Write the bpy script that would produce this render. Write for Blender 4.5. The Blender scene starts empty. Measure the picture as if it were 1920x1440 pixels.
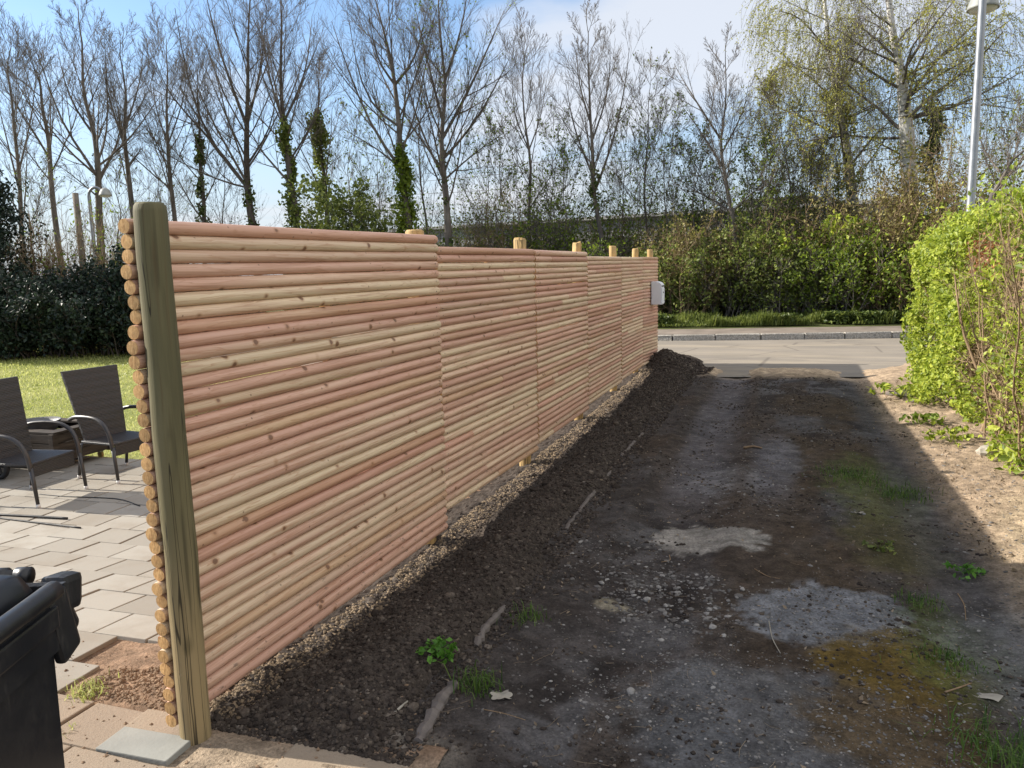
import bpy, bmesh, math, random
import numpy as np
from mathutils import Vector, Matrix

R = math.radians
rng = np.random.default_rng(11)
random.seed(5)
sc = bpy.context.scene
COL = sc.collection

# ------------------------------------------------------------------ camera
F_PX = 1442.7
YAW, PITCH, ROLL = -0.3299, 0.1425, -0.0244
CAM = np.array([2.0046, -2.0232, 1.5595])
def cam_axes():
    cy, sy, cp, sp = math.cos(YAW), math.sin(YAW), math.cos(PITCH), math.sin(PITCH)
    f = np.array([sy*cp, cy*cp, -sp]); r = np.array([cy, -sy, 0.0]); u = np.cross(r, f)
    cr, sr = math.cos(ROLL), math.sin(ROLL)
    return cr*r+sr*u, -sr*r+cr*u, f
CR, CU, CF = cam_axes()
cd = bpy.data.cameras.new("camera"); cam = bpy.data.objects.new("camera", cd); COL.objects.link(cam)
cd.sensor_width = 36; cd.lens = F_PX/1920*36; cd.clip_start = 0.05; cd.clip_end = 2000
M = Matrix(((CR[0], CU[0], -CF[0], CAM[0]), (CR[1], CU[1], -CF[1], CAM[1]), (CR[2], CU[2], -CF[2], CAM[2]), (0, 0, 0, 1)))
cam.matrix_world = M
sc.camera = cam

# ------------------------------------------------------------------ light
SUN_EL = R(29.3)
SUN_TO = np.array([-1.0, -0.09]); SUN_TO /= np.linalg.norm(SUN_TO)      # where the sun stands, seen from above
sl = bpy.data.lights.new("sun", 'SUN'); sl.energy = 4.4; sl.angle = R(0.5); sl.color = (1.0, 0.93, 0.82)
so = bpy.data.objects.new("sun", sl); COL.objects.link(so)
sdir = Vector((-SUN_TO[0]*math.cos(SUN_EL), -SUN_TO[1]*math.cos(SUN_EL), -math.sin(SUN_EL)))
so.rotation_euler = sdir.to_track_quat('-Z', 'Y').to_euler()
sc.view_settings.view_transform = 'Standard'; sc.view_settings.look = 'None'
sc.view_settings.gamma = 1; sc.view_settings.exposure = 1.2
world = bpy.data.worlds.new("World"); sc.world = world; world.use_nodes = True
def build_world():
    nt = world.node_tree; n = nt.nodes; l = nt.links
    for x in list(n): n.remove(x)
    out = n.new('ShaderNodeOutputWorld'); bg = n.new('ShaderNodeBackground'); bg.inputs[1].default_value = 0.092
    sky = n.new('ShaderNodeTexSky'); sky.sky_type = 'NISHITA'; sky.sun_disc = False
    sky.sun_elevation = SUN_EL; sky.sun_rotation = math.atan2(SUN_TO[0], SUN_TO[1]); sky.air_density = 1.0; sky.dust_density = 0.25
    sky.ozone_density = 2.6
    tc = n.new('ShaderNodeTexCoord'); sep = n.new('ShaderNodeSeparateXYZ'); l.new(tc.outputs['Generated'], sep.inputs[0])
    def math_(op, a, b=None):
        m = n.new('ShaderNodeMath'); m.operation = op
        for i, v in enumerate((a, b)):
            if v is None: continue
            if isinstance(v, (int, float)): m.inputs[i].default_value = v
            else: l.new(v, m.inputs[i])
        return m.outputs[0]
    zc = math_('ADD', math_('MAXIMUM', sep.outputs[2], 0.0), 0.10)
    u = math_('DIVIDE', sep.outputs[0], zc); v = math_('DIVIDE', sep.outputs[1], zc)
    cmb = n.new('ShaderNodeCombineXYZ'); l.new(u, cmb.inputs[0]); l.new(v, cmb.inputs[1]); cmb.inputs[2].default_value = 1.37
    no = n.new('ShaderNodeTexNoise'); no.inputs['Scale'].default_value = 0.55; no.inputs['Detail'].default_value = 7; no.inputs['Roughness'].default_value = 0.52
    l.new(cmb.outputs[0], no.inputs['Vector'])
    rp = n.new('ShaderNodeMapRange'); rp.interpolation_type = 'SMOOTHSTEP'
    l.new(no.outputs[0], rp.inputs[0]); rp.inputs[1].default_value = 0.50; rp.inputs[2].default_value = 0.66
    # thin veil thickening towards the horizon
    hz = n.new('ShaderNodeMapRange'); hz.interpolation_type = 'SMOOTHSTEP'
    l.new(sep.outputs[2], hz.inputs[0]); hz.inputs[1].default_value = 0.29; hz.inputs[2].default_value = -0.02; hz.inputs[3].default_value = 0.0; hz.inputs[4].default_value = 0.92
    cov = hz.outputs[0]
    mix = n.new('ShaderNodeMix'); mix.data_type = 'RGBA'
    l.new(cov, mix.inputs[0]); l.new(sky.outputs[0], mix.inputs[6])
    mix.inputs[7].default_value = (2.95, 3.2, 3.65, 1)
    mx2 = n.new('ShaderNodeMix'); mx2.data_type = 'RGBA'; l.new(math_('MULTIPLY', rp.outputs[0], 0.8), mx2.inputs[0]); l.new(mix.outputs[2], mx2.inputs[6]); mx2.inputs[7].default_value = (4.2, 4.3, 4.55, 1)
    # unseen bright cloud banks overhead and in the east, added as fill light
    def step(v, a, b_):
        m = n.new('ShaderNodeMapRange'); m.interpolation_type = 'SMOOTHSTEP'; l.new(v, m.inputs[0]); m.inputs[1].default_value = a; m.inputs[2].default_value = b_; return m.outputs[0]
    fill_bank = math_('MAXIMUM', step(sep.outputs[0], 0.36, 0.62), math_('MULTIPLY', step(sep.outputs[2], 0.52, 0.72), 0.7))
    fill_bank = math_('MULTIPLY', fill_bank, step(no.outputs[0], 0.25, 0.55))
    mx3 = n.new('ShaderNodeMix'); mx3.data_type = 'RGBA'; l.new(fill_bank, mx3.inputs[0]); l.new(mx2.outputs[2], mx3.inputs[6]); mx3.inputs[7].default_value = (7.6, 7.4, 7.2, 1)
    l.new(mx3.outputs[2], bg.inputs[0]); l.new(bg.outputs[0], out.inputs[0])
build_world()

# ------------------------------------------------------------------ helpers
def ray(u, v):
    return CF + CR*(u-960)/F_PX - CU*(v-720)/F_PX
def at_dist(u, v, D):
    d = ray(u, v); return CAM + d*(D/math.hypot(d[0], d[1]))
def at_z(u, v, z):
    d = ray(u, v); return CAM + d*((z-CAM[2])/d[2])
def at_x(u, v, x):
    d = ray(u, v); return CAM + d*((x-CAM[0])/d[0])

class Acc:
    """collects vertices and polygons (quads or triangles) as numpy blocks"""
    def __init__(s): s.v = []; s.q = []; s.t = []; s.n = 0; s.mq = []; s.mt = []
    def add(s, v, q=None, t=None, mat=0):
        v = np.asarray(v, float).reshape(-1, 3)
        if q is not None and len(q): q = np.asarray(q, np.int64).reshape(-1, 4)+s.n; s.q.append(q); s.mq.append(np.full(len(q), mat))
        if t is not None and len(t): t = np.asarray(t, np.int64).reshape(-1, 3)+s.n; s.t.append(t); s.mt.append(np.full(len(t), mat))
        s.v.append(v); s.n += len(v); return s
    def mesh(s, name, smooth=False):
        me = bpy.data.meshes.new(name)
        v = np.concatenate(s.v) if s.v else np.zeros((0, 3))
        q = np.concatenate(s.q) if s.q else np.zeros((0, 4), np.int64)
        t = np.concatenate(s.t) if s.t else np.zeros((0, 3), np.int64)
        me.vertices.add(len(v)); me.vertices.foreach_set('co', v.astype(np.float32).ravel())
        loops = np.concatenate([q.ravel(), t.ravel()]).astype(np.int32)
        me.loops.add(len(loops)); me.loops.foreach_set('vertex_index', loops)
        st = np.concatenate([np.arange(len(q))*4, len(q)*4+np.arange(len(t))*3]).astype(np.int32)
        me.polygons.add(len(q)+len(t)); me.polygons.foreach_set('loop_start', st)
        mi = np.concatenate(s.mq+s.mt).astype(np.int32) if (s.mq or s.mt) else np.zeros(0, np.int32)
        me.polygons.foreach_set('material_index', mi)
        me.polygons.foreach_set('use_smooth', np.full(len(q)+len(t), bool(smooth)))
        me.update(calc_edges=True); me.validate()
        return me

def link(name, me, mat, parent=None, loc=None):
    o = bpy.data.objects.new(name, me); COL.objects.link(o)
    for m in (mat if isinstance(mat, (list, tuple)) else [mat]): me.materials.append(m)
    if parent is not None: o.parent = parent
    if loc is not None: o.location = loc
    return o
def tag(o, label=None, cat=None, group=None, kind=None):
    if label: o['label'] = label
    if cat: o['category'] = cat
    if group: o['group'] = group
    if kind: o['kind'] = kind
    return o
def empty(name, loc, label, cat, group=None, rz=0):
    o = bpy.data.objects.new(name, None); COL.objects.link(o); o.location = loc; o.rotation_euler = (0, 0, rz)
    o.empty_display_size = 0.1
    return tag(o, label, cat, group)

def tubes(pts, rad, k, acc, cap=False, mat=0):
    """pts (N,n,3), rad (N,n): N tubes at once"""
    pts = np.asarray(pts, float); rad = np.asarray(rad, float)
    if pts.ndim == 2: pts = pts[None]; rad = rad[None]
    N, n, _ = pts.shape
    tan = np.gradient(pts, axis=1); tan /= np.linalg.norm(tan, axis=2, keepdims=True)+1e-9
    ref = np.tile(np.array([[0.31, 0.22, 0.92]]), (N, 1)); m = np.abs(np.sum(ref*tan[:, n//2], 1)) > 0.85
    ref[m] = np.array([0.93, -0.3, 0.1])
    ref = ref[:, None, :]
    a = np.cross(tan, ref); a /= np.linalg.norm(a, axis=2, keepdims=True)+1e-9
    b = np.cross(tan, a)
    th = np.arange(k)/k*2*np.pi
    ring = pts[:, :, None, :] + rad[:, :, None, None]*(a[:, :, None, :]*np.cos(th)[None, None, :, None]+b[:, :, None, :]*np.sin(th)[None, None, :, None])
    V = ring.reshape(-1, 3)
    i = np.arange(N)[:, None, None]*n*k; j = np.arange(n-1)[None, :, None]*k; c = np.arange(k)[None, None, :]; c2 = (c+1) % k
    q = np.stack([i+j+c, i+j+c2, i+j+k+c2, i+j+k+c], -1).reshape(-1, 4)
    acc.add(V, q, mat=mat)
    if cap:
        base = np.arange(N)*n*k
        for kk in range(1, k-1):
            acc.t.append(np.stack([base, base+kk+1, base+kk], -1)+acc.n-len(V)); acc.mt.append(np.full(N, mat))
            e = base+(n-1)*k
            acc.t.append(np.stack([e, e+kk, e+kk+1], -1)+acc.n-len(V)); acc.mt.append(np.full(N, mat))
    return acc

def leaf_quads(c, size, acc, r, up=0.0, aspect=0.55, mat=0, normal=None):
    """one bent leaf (two quads sharing a midrib would be costly: a rhombus of two triangles) per centre"""
    N = len(c)
    if N == 0: return
    d = r.normal(size=(N, 3)); d[:, 2] += up; d /= np.linalg.norm(d, axis=1, keepdims=True)
    nrm = r.normal(size=(N, 3)) if normal is None else normal+0.55*r.normal(size=(N, 3))
    s = np.cross(d, nrm); s /= np.linalg.norm(s, axis=1, keepdims=True)+1e-9
    nn = np.cross(s, d)
    L = (size*(0.6+0.8*r.random(N)))[:, None]
    a = c-d*L*0.5; b = c+d*L*0.5; m = c+d*L*0.05+nn*L*0.10
    p1 = m+s*L*aspect*0.5; p2 = m-s*L*aspect*0.5
    V = np.stack([a, p1, b, p2], 1).reshape(-1, 3)
    i = np.arange(N)*4
    acc.add(V, None, np.concatenate([np.stack([i, i+1, i+2], -1), np.stack([i, i+2, i+3], -1)]), mat=mat)

def vnoise(x, y, seed=0):
    xi = np.floor(x).astype(np.int64); yi = np.floor(y).astype(np.int64); xf = x-xi; yf = y-yi
    def h(a, b):
        v = (a*374761393+b*668265263+seed*982451653) & 0xFFFFFFFF
        v = ((v ^ (v >> 13))*1274126177) & 0xFFFFFFFF
        return ((v ^ (v >> 16)) & 0xFFFF)/65535.0
    u = xf*xf*(3-2*xf); w = yf*yf*(3-2*yf)
    return (h(xi, yi)*(1-u)+h(xi+1, yi)*u)*(1-w)+(h(xi, yi+1)*(1-u)+h(xi+1, yi+1)*u)*w
def fbm(x, y, sc_, oct_=4, seed=0, gain=0.5):
    t = 0; a = 1; s = 0
    for o in range(oct_):
        t = t+a*vnoise(x*sc_*2**o+o*17.3, y*sc_*2**o-o*9.1, seed+o); s += a; a *= gain
    return t/s
def sstep(x, a, b):
    t = np.clip((x-a)/(b-a), 0, 1); return t*t*(3-2*t)

def grid_mesh(name, X, Y, Z, colf=None, smooth=True):
    ny, nx = X.shape
    a = Acc(); i = (np.arange(ny-1)[:, None]*nx+np.arange(nx-1)[None, :])
    q = np.stack([i, i+1, i+nx+1, i+nx], -1).reshape(-1, 4)
    a.add(np.stack([X, Y, Z], -1).reshape(-1, 3), q)
    me = a.mesh(name, smooth)
    if colf is not None:
        at = me.color_attributes.new('tone', 'FLOAT_COLOR', 'POINT')
        c = np.ones((nx*ny, 4), np.float32); c[:, :3] = colf.reshape(-1, 3)
        at.data.foreach_set('color', c.ravel())
    return me

def box(acc, c, s, rot=None, mat=0, bev=0.0):
    """box centre c, size s; bev>0 gives chamfered edges"""
    bm = bmesh.new(); bmesh.ops.create_cube(bm, size=1)
    bmesh.ops.scale(bm, vec=s, verts=bm.verts)
    if bev: bmesh.ops.bevel(bm, geom=list(bm.edges), offset=bev, segments=2, affect='EDGES', profile=0.6)
    if rot is not None: bmesh.ops.rotate(bm, cent=(0, 0, 0), matrix=rot, verts=bm.verts)
    bmesh.ops.triangulate(bm, faces=[f for f in bm.faces if len(f.verts) > 4])
    bm.verts.index_update()
    v = np.array([x.co[:] for x in bm.verts])+np.array(c)
    q = [[x.index for x in f.verts] for f in bm.faces if len(f.verts) == 4]; t = [[x.index for x in f.verts] for f in bm.faces if len(f.verts) == 3]
    acc.add(v, q, t, mat); bm.free(); return acc

def lathe(acc, prof, k=24, c=(0, 0, 0), mat=0):
    prof = np.array(prof, float); n = len(prof); th = np.arange(k)/k*2*np.pi
    V = np.stack([prof[:, None, 0]*np.cos(th), prof[:, None, 0]*np.sin(th), np.repeat(prof[:, None, 1], k, 1)], -1).reshape(-1, 3)+np.array(c)
    j = np.arange(n-1)[:, None]*k; cc = np.arange(k)[None]; c2 = (cc+1) % k
    acc.add(V, np.stack([j+cc, j+c2, j+k+c2, j+k+cc], -1).reshape(-1, 4), mat=mat); return acc

# ------------------------------------------------------------------ materials
class NB:
    def __init__(s, name):
        s.m = bpy.data.materials.new(name); s.m.use_nodes = True; s.t = s.m.node_tree; s.n = s.t.nodes; s.l = s.t.links
        s.p = s.n['Principled BSDF']; s.out = s.n['Material Output']
    def new(s, t, **kw):
        x = s.n.new(t)
        for k, v in kw.items(): setattr(x, k, v)
        return x
    def put(s, sock, v):
        if hasattr(v, 'is_output'): s.l.new(v, sock)
        else: sock.default_value = v
    def obj(s): return s.new('ShaderNodeTexCoord').outputs['Object']
    def island(s): return s.new('ShaderNodeNewGeometry').outputs['Random Per Island']
    def mapping(s, vec, scale=(1, 1, 1), loc=(0, 0, 0)):
        x = s.new('ShaderNodeMapping'); s.l.new(vec, x.inputs[0]); s.put(x.inputs['Scale'], scale); s.put(x.inputs['Location'], loc); return x.outputs[0]
    def noise(s, vec, scale, detail=4, rough=0.55, dist=0.0):
        x = s.new('ShaderNodeTexNoise'); s.l.new(vec, x.inputs['Vector']); x.inputs['Scale'].default_value = scale; x.inputs['Detail'].default_value = detail
        x.inputs['Roughness'].default_value = rough; x.inputs['Distortion'].default_value = dist; return x.outputs[0]
    def voro(s, vec, scale, feature='F1', out='Distance'):
        x = s.new('ShaderNodeTexVoronoi'); x.feature = feature; s.l.new(vec, x.inputs['Vector']); x.inputs['Scale'].default_value = scale; return x.outputs[out]
    def math(s, op, a, b=0.0, c=0.0):
        x = s.new('ShaderNodeMath', operation=op); s.put(x.inputs[0], a); s.put(x.inputs[1], b); s.put(x.inputs[2], c); return x.outputs[0]
    def rng(s, v, a, b, c=0.0, d=1.0, smooth=True):
        x = s.new('ShaderNodeMapRange'); x.interpolation_type = 'SMOOTHSTEP' if smooth else 'LINEAR'
        s.put(x.inputs[0], v); x.inputs[1].default_value = a; x.inputs[2].default_value = b; x.inputs[3].default_value = c; x.inputs[4].default_value = d; return x.outputs[0]
    def mix(s, f, a, b, mode='MIX'):
        x = s.new('ShaderNodeMix'); x.data_type = 'RGBA'; x.blend_type = mode
        s.put(x.inputs[0], f)
        for i, v in ((6, a), (7, b)):
            if hasattr(v, 'is_output'): s.l.new(v, x.inputs[i])
            else: x.inputs[i].default_value = (*v, 1) if len(v) == 3 else v
        return x.outputs[2]
    def ramp(s, f, stops):
        x = s.new('ShaderNodeValToRGB'); s.l.new(f, x.inputs[0]); cr = x.color_ramp
        while len(cr.elements) < len(stops): cr.elements.new(0.5)
        for e, (p, c) in zip(cr.elements, stops): e.position = p; e.color = (*c, 1)
        return x.outputs[0]
    def bump(s, h, strength=0.5, dist=0.01):
        x = s.new('ShaderNodeBump'); s.l.new(h, x.inputs['Height']); x.inputs['Strength'].default_value = strength; x.inputs['Distance'].default_value = dist
        s.l.new(x.outputs[0], s.p.inputs['Normal']); return x.outputs[0]
    def done(s, col=None, rough=0.8, spec=0.3, metal=0.0):
        if col is not None:
            if hasattr(col, 'is_output'): s.l.new(col, s.p.inputs['Base Color'])
            else: s.p.inputs['Base Color'].default_value = (*col, 1)
        s.put(s.p.inputs['Roughness'], rough); s.p.inputs['Specular IOR Level'].default_value = spec; s.p.inputs['Metallic'].default_value = metal
        return s.m

def m_plain(name, col, rough=0.6, spec=0.4, metal=0.0, var=0.12, scale=6.0, bump=0.0):
    b = NB(name); o = b.obj(); n = b.noise(o, scale, 5)
    d = tuple(c*(1-var) for c in col); e = tuple(min(1, c*(1+var)) for c in col)
    c = b.ramp(n, [(0.3, d), (0.7, e)])
    if bump: b.bump(b.noise(o, scale*8, 3), bump, 0.004)
    return b.done(c, b.rng(n, 0.2, 0.8, rough*0.85, min(1, rough*1.15)), spec, metal)

def m_leaf(name, stops, trans=0.4, rough=0.5, scale=1.5):
    b = NB(name); isl = b.island(); o = b.obj()
    f = b.math('ADD', b.math('MULTIPLY', isl, 0.55), b.math('MULTIPLY', b.noise(o, scale, 2), 0.45))
    c = b.ramp(f, stops)
    b.done(c, rough, 0.35)
    tr = b.new('ShaderNodeBsdfTranslucent'); b.l.new(b.mix(0.5, c, (0.75, 0.9, 0.15), 'MULTIPLY'), tr.inputs[0])
    tr2 = b.mix(0.0, c, c); b.l.new(tr2, tr.inputs[0])
    mx = b.new('ShaderNodeMixShader'); mx.inputs[0].default_value = trans
    b.l.new(b.p.outputs[0], mx.inputs[1]); b.l.new(tr.outputs[0], mx.inputs[2]); b.l.new(mx.outputs[0], b.out.inputs[0])
    return b.m

def m_log():
    b = NB("log wood"); o = b.obj(); isl = b.island()
    # every pole gets its own slice of the grain space
    cmb = b.new('ShaderNodeCombineXYZ'); b.put(cmb.inputs[0], b.math('MULTIPLY', isl, 37.0)); b.put(cmb.inputs[1], b.math('MULTIPLY', isl, 91.0)); b.put(cmb.inputs[2], b.math('MULTIPLY', isl, 53.0))
    va = b.new('ShaderNodeVectorMath', operation='ADD'); b.l.new(o, va.inputs[0]); b.l.new(cmb.outputs[0], va.inputs[1]); P = va.outputs[0]
    broad = b.noise(b.mapping(P, (9, 0.55, 9)), 1.0, 3, 0.5)
    tone = b.math('ADD', b.math('MULTIPLY', b.rng(isl, 0.0, 1.0, 0, 1, False), 0.72), b.math('MULTIPLY', broad, 1.1))
    tone = b.math('SUBTRACT', tone, 0.36)
    c = b.ramp(tone, [(0.06, (0.525, 0.29, 0.21)), (0.42, (0.57, 0.355, 0.26)), (0.58, (0.60, 0.42, 0.295)), (0.90, (0.65, 0.515, 0.345))])
    isl2 = b.math('FRACT', b.math('MULTIPLY', isl, 17.31))
    c = b.mix(b.rng(isl2, 0.80, 0.97, 0, 0.55), c, (0.42, 0.225, 0.12))      # a few darker poles
    bright = b.math('FRACT', b.math('MULTIPLY', isl, 43.7))
    hs = b.new('ShaderNodeHueSaturation'); b.l.new(c, hs.inputs['Color']); b.put(hs.inputs['Value'], b.rng(bright, 0, 1, 0.88, 1.09, False)); c = hs.outputs[0]
    grain = b.noise(b.mapping(P, (60, 1.4, 60)), 1.0, 4, 0.6, 0.4)
    c = b.mix(b.rng(grain, 0.47, 0.70, 0, 0.6), c, (0.33, 0.165, 0.095))
    flame = b.noise(b.mapping(P, (26, 1.1, 26)), 1.0, 2, 0.5, 1.6)
    c = b.mix(b.math('MULTIPLY', b.rng(b.math('FRACT', b.math('MULTIPLY', flame, 6.0)), 0.70, 0.98), 0.42), c, (0.36, 0.17, 0.09))
    wob = b.noise(b.mapping(P, (30, 18, 30)), 1.0, 2)
    kd = b.math('ADD', b.voro(b.mapping(P, (1, 0.85, 1)), 8.4), b.math('MULTIPLY', b.math('SUBTRACT', wob, 0.5), 0.07))
    c = b.mix(b.rng(kd, 0.20, 0.08, 0, 0.6), c, (0.36, 0.185, 0.09))
    c = b.mix(b.rng(kd, 0.125, 0.07, 0, 0.8), c, (0.13, 0.062, 0.035))
    kd2 = b.voro(b.mapping(P, (1, 1, 1), (3, 7, 1)), 15.0)
    c = b.mix(b.rng(kd2, 0.10, 0.04, 0, 0.7), c, (0.10, 0.05, 0.03))
    sz = b.new('ShaderNodeSeparateXYZ'); b.l.new(o, sz.inputs[0]); dn = b.noise(b.mapping(o, (40, 14, 40)), 1.0, 4, 0.7)
    dirt = b.math('MULTIPLY', b.rng(sz.outputs[2], 0.42, 0.0), b.rng(dn, 0.58, 0.68)); c = b.mix(b.math('MULTIPLY', dirt, 0.7), c, (0.10, 0.07, 0.05))
    b.bump(b.math('ADD', grain, b.math('MULTIPLY', b.rng(kd, 0.05, 0.14), 1.5)), 0.35, 0.003)
    return b.done(c, 0.52, 0.35)

def m_endgrain():
    b = NB("end grain"); o = b.obj(); isl = b.island()
    sep = b.new('ShaderNodeSeparateXYZ'); b.l.new(o, sep.inputs[0])
    n = b.noise(b.mapping(o, (90, 5, 90)), 1.0, 3)
    st = b.noise(b.mapping(o, (260, 20, 26)), 1.0, 2, 0.6, 1.0)
    c = b.ramp(n, [(0.25, (0.46, 0.26, 0.105)), (0.75, (0.66, 0.42, 0.19))])
    c = b.mix(b.rng(st, 0.5, 0.62, 0, 0.5), c, (0.27, 0.13, 0.05))
    hs = b.new('ShaderNodeHueSaturation'); b.l.new(c, hs.inputs['Color']); b.put(hs.inputs['Value'], b.rng(isl, 0, 1, 0.7, 1.25, False)); c = hs.outputs[0]
    b.bump(st, 0.8, 0.004)
    return b.done(c, 0.8, 0.2)

def m_post(green):
    b = NB("treated post wood" if green else "fresh post wood"); o = b.obj()
    n = b.noise(b.mapping(o, (9, 9, 0.9)), 1.0, 5, 0.6, 0.5); g = b.noise(b.mapping(o, (60, 60, 2.2)), 1.0, 4, 0.6)
    if green:
        c = b.ramp(n, [(0.30, (0.075, 0.062, 0.033)), (0.5, (0.150, 0.125, 0.062)), (0.72, (0.23, 0.19, 0.105))])
        sep = b.new('ShaderNodeSeparateXYZ'); b.l.new(o, sep.inputs[0])
        hi = b.rng(b.math('ADD', sep.outputs[2], b.math('MULTIPLY', n, 0.5)), 0.5, 1.6)
        c = b.mix(b.math('MULTIPLY', hi, 0.5), c, (0.078, 0.080, 0.042))
        lo = b.rng(sep.outputs[2], 0.75, 0.15)
        c = b.mix(b.math('MULTIPLY', lo, 0.6), c, (0.36, 0.265, 0.14))
        st = b.noise(b.mapping(o, (22, 22, 1.1), (4, 1, 2)), 1.0, 3, 0.5, 0.3)
        c = b.mix(b.rng(st, 0.56, 0.68, 0, 0.65), c, (0.045, 0.038, 0.02))
    else:
        c = b.ramp(n, [(0.25, (0.34, 0.22, 0.09)), (0.75, (0.50, 0.34, 0.15))])
    c = b.mix(b.rng(g, 0.50, 0.68, 0, 0.55), c, (0.10, 0.072, 0.035))
    ck = b.noise(b.mapping(o, (20, 20, 0.5), (2, 5, 1)), 1.0, 2, 0.5, 0.2); ckl = b.math('ABSOLUTE', b.math('SUBTRACT', ck, 0.5)); c = b.mix(b.rng(ckl, 0.010, 0.003, 0, 0.85), c, (0.02, 0.016, 0.01))
    kd = b.voro(b.mapping(o, (1, 1, 0.7), (0.3, 0.1, 0.2)), 4.2)
    c = b.mix(b.rng(kd, 0.16, 0.05, 0, 0.6), c, (0.06, 0.05, 0.02))
    b.bump(b.math('ADD', g, n), 0.45, 0.004)
    return b.done(c, 0.75, 0.25)

def m_bark(name, dark, light, rough=0.9):
    b = NB(name); o = b.obj(); n = b.noise(b.mapping(o, (5, 5, 1.6)), 1.0, 5, 0.6)
    c = b.ramp(n, [(0.3, dark), (0.7, light)])
    return b.done(c, rough, 0.15)

def m_ground_attr(name, spec=0.15, fine=(0.62, 1.35), bump=1.0, stones=0.2, rough=0.95):
    """dirt: broad colours in the mesh's own tone map, fine grit, pebbles and crumbs in nodes"""
    b = NB(name); o = b.obj(); a = b.new('ShaderNodeVertexColor'); a.layer_name = 'tone'
    n1 = b.noise(o, 14, 6, 0.65); n2 = b.noise(o, 75, 5, 0.7)
    hs = b.new('ShaderNodeHueSaturation'); b.l.new(a.outputs[0], hs.inputs['Color'])
    b.put(hs.inputs['Value'], b.math('MULTIPLY', b.rng(n1, 0.25, 0.75, fine[0], fine[1]), b.rng(n2, 0.3, 0.7, 0.7, 1.3)))
    c = hs.outputs[0]
    vd = b.voro(o, 70); vc = b.voro(o, 70, 'F1', 'Color')
    sepc = b.new('ShaderNodeSeparateColor'); b.l.new(vc, sepc.inputs[0])
    mask = b.math('MULTIPLY', b.rng(vd, 0.42, 0.28), b.rng(sepc.outputs[0], 0.74, 0.80))
    mask = b.math('MULTIPLY', mask, b.rng(b.noise(o, 1.3, 3), 0.42, 0.6))
    pc = b.ramp(sepc.outputs[1], [(0.0, (0.10, 0.09, 0.085)), (0.6, (0.22, 0.20, 0.19)), (1.0, (0.42, 0.40, 0.37))])
    c = b.mix(b.math('MULTIPLY', mask, stones*2), c, pc)
    h = b.math('ADD', b.math('MULTIPLY', n2, 0.8), b.math('ADD', n1, b.math('MULTIPLY', mask, 0.7)))
    b.bump(h, bump, 0.015)
    return b.done(c, rough, spec)

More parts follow.
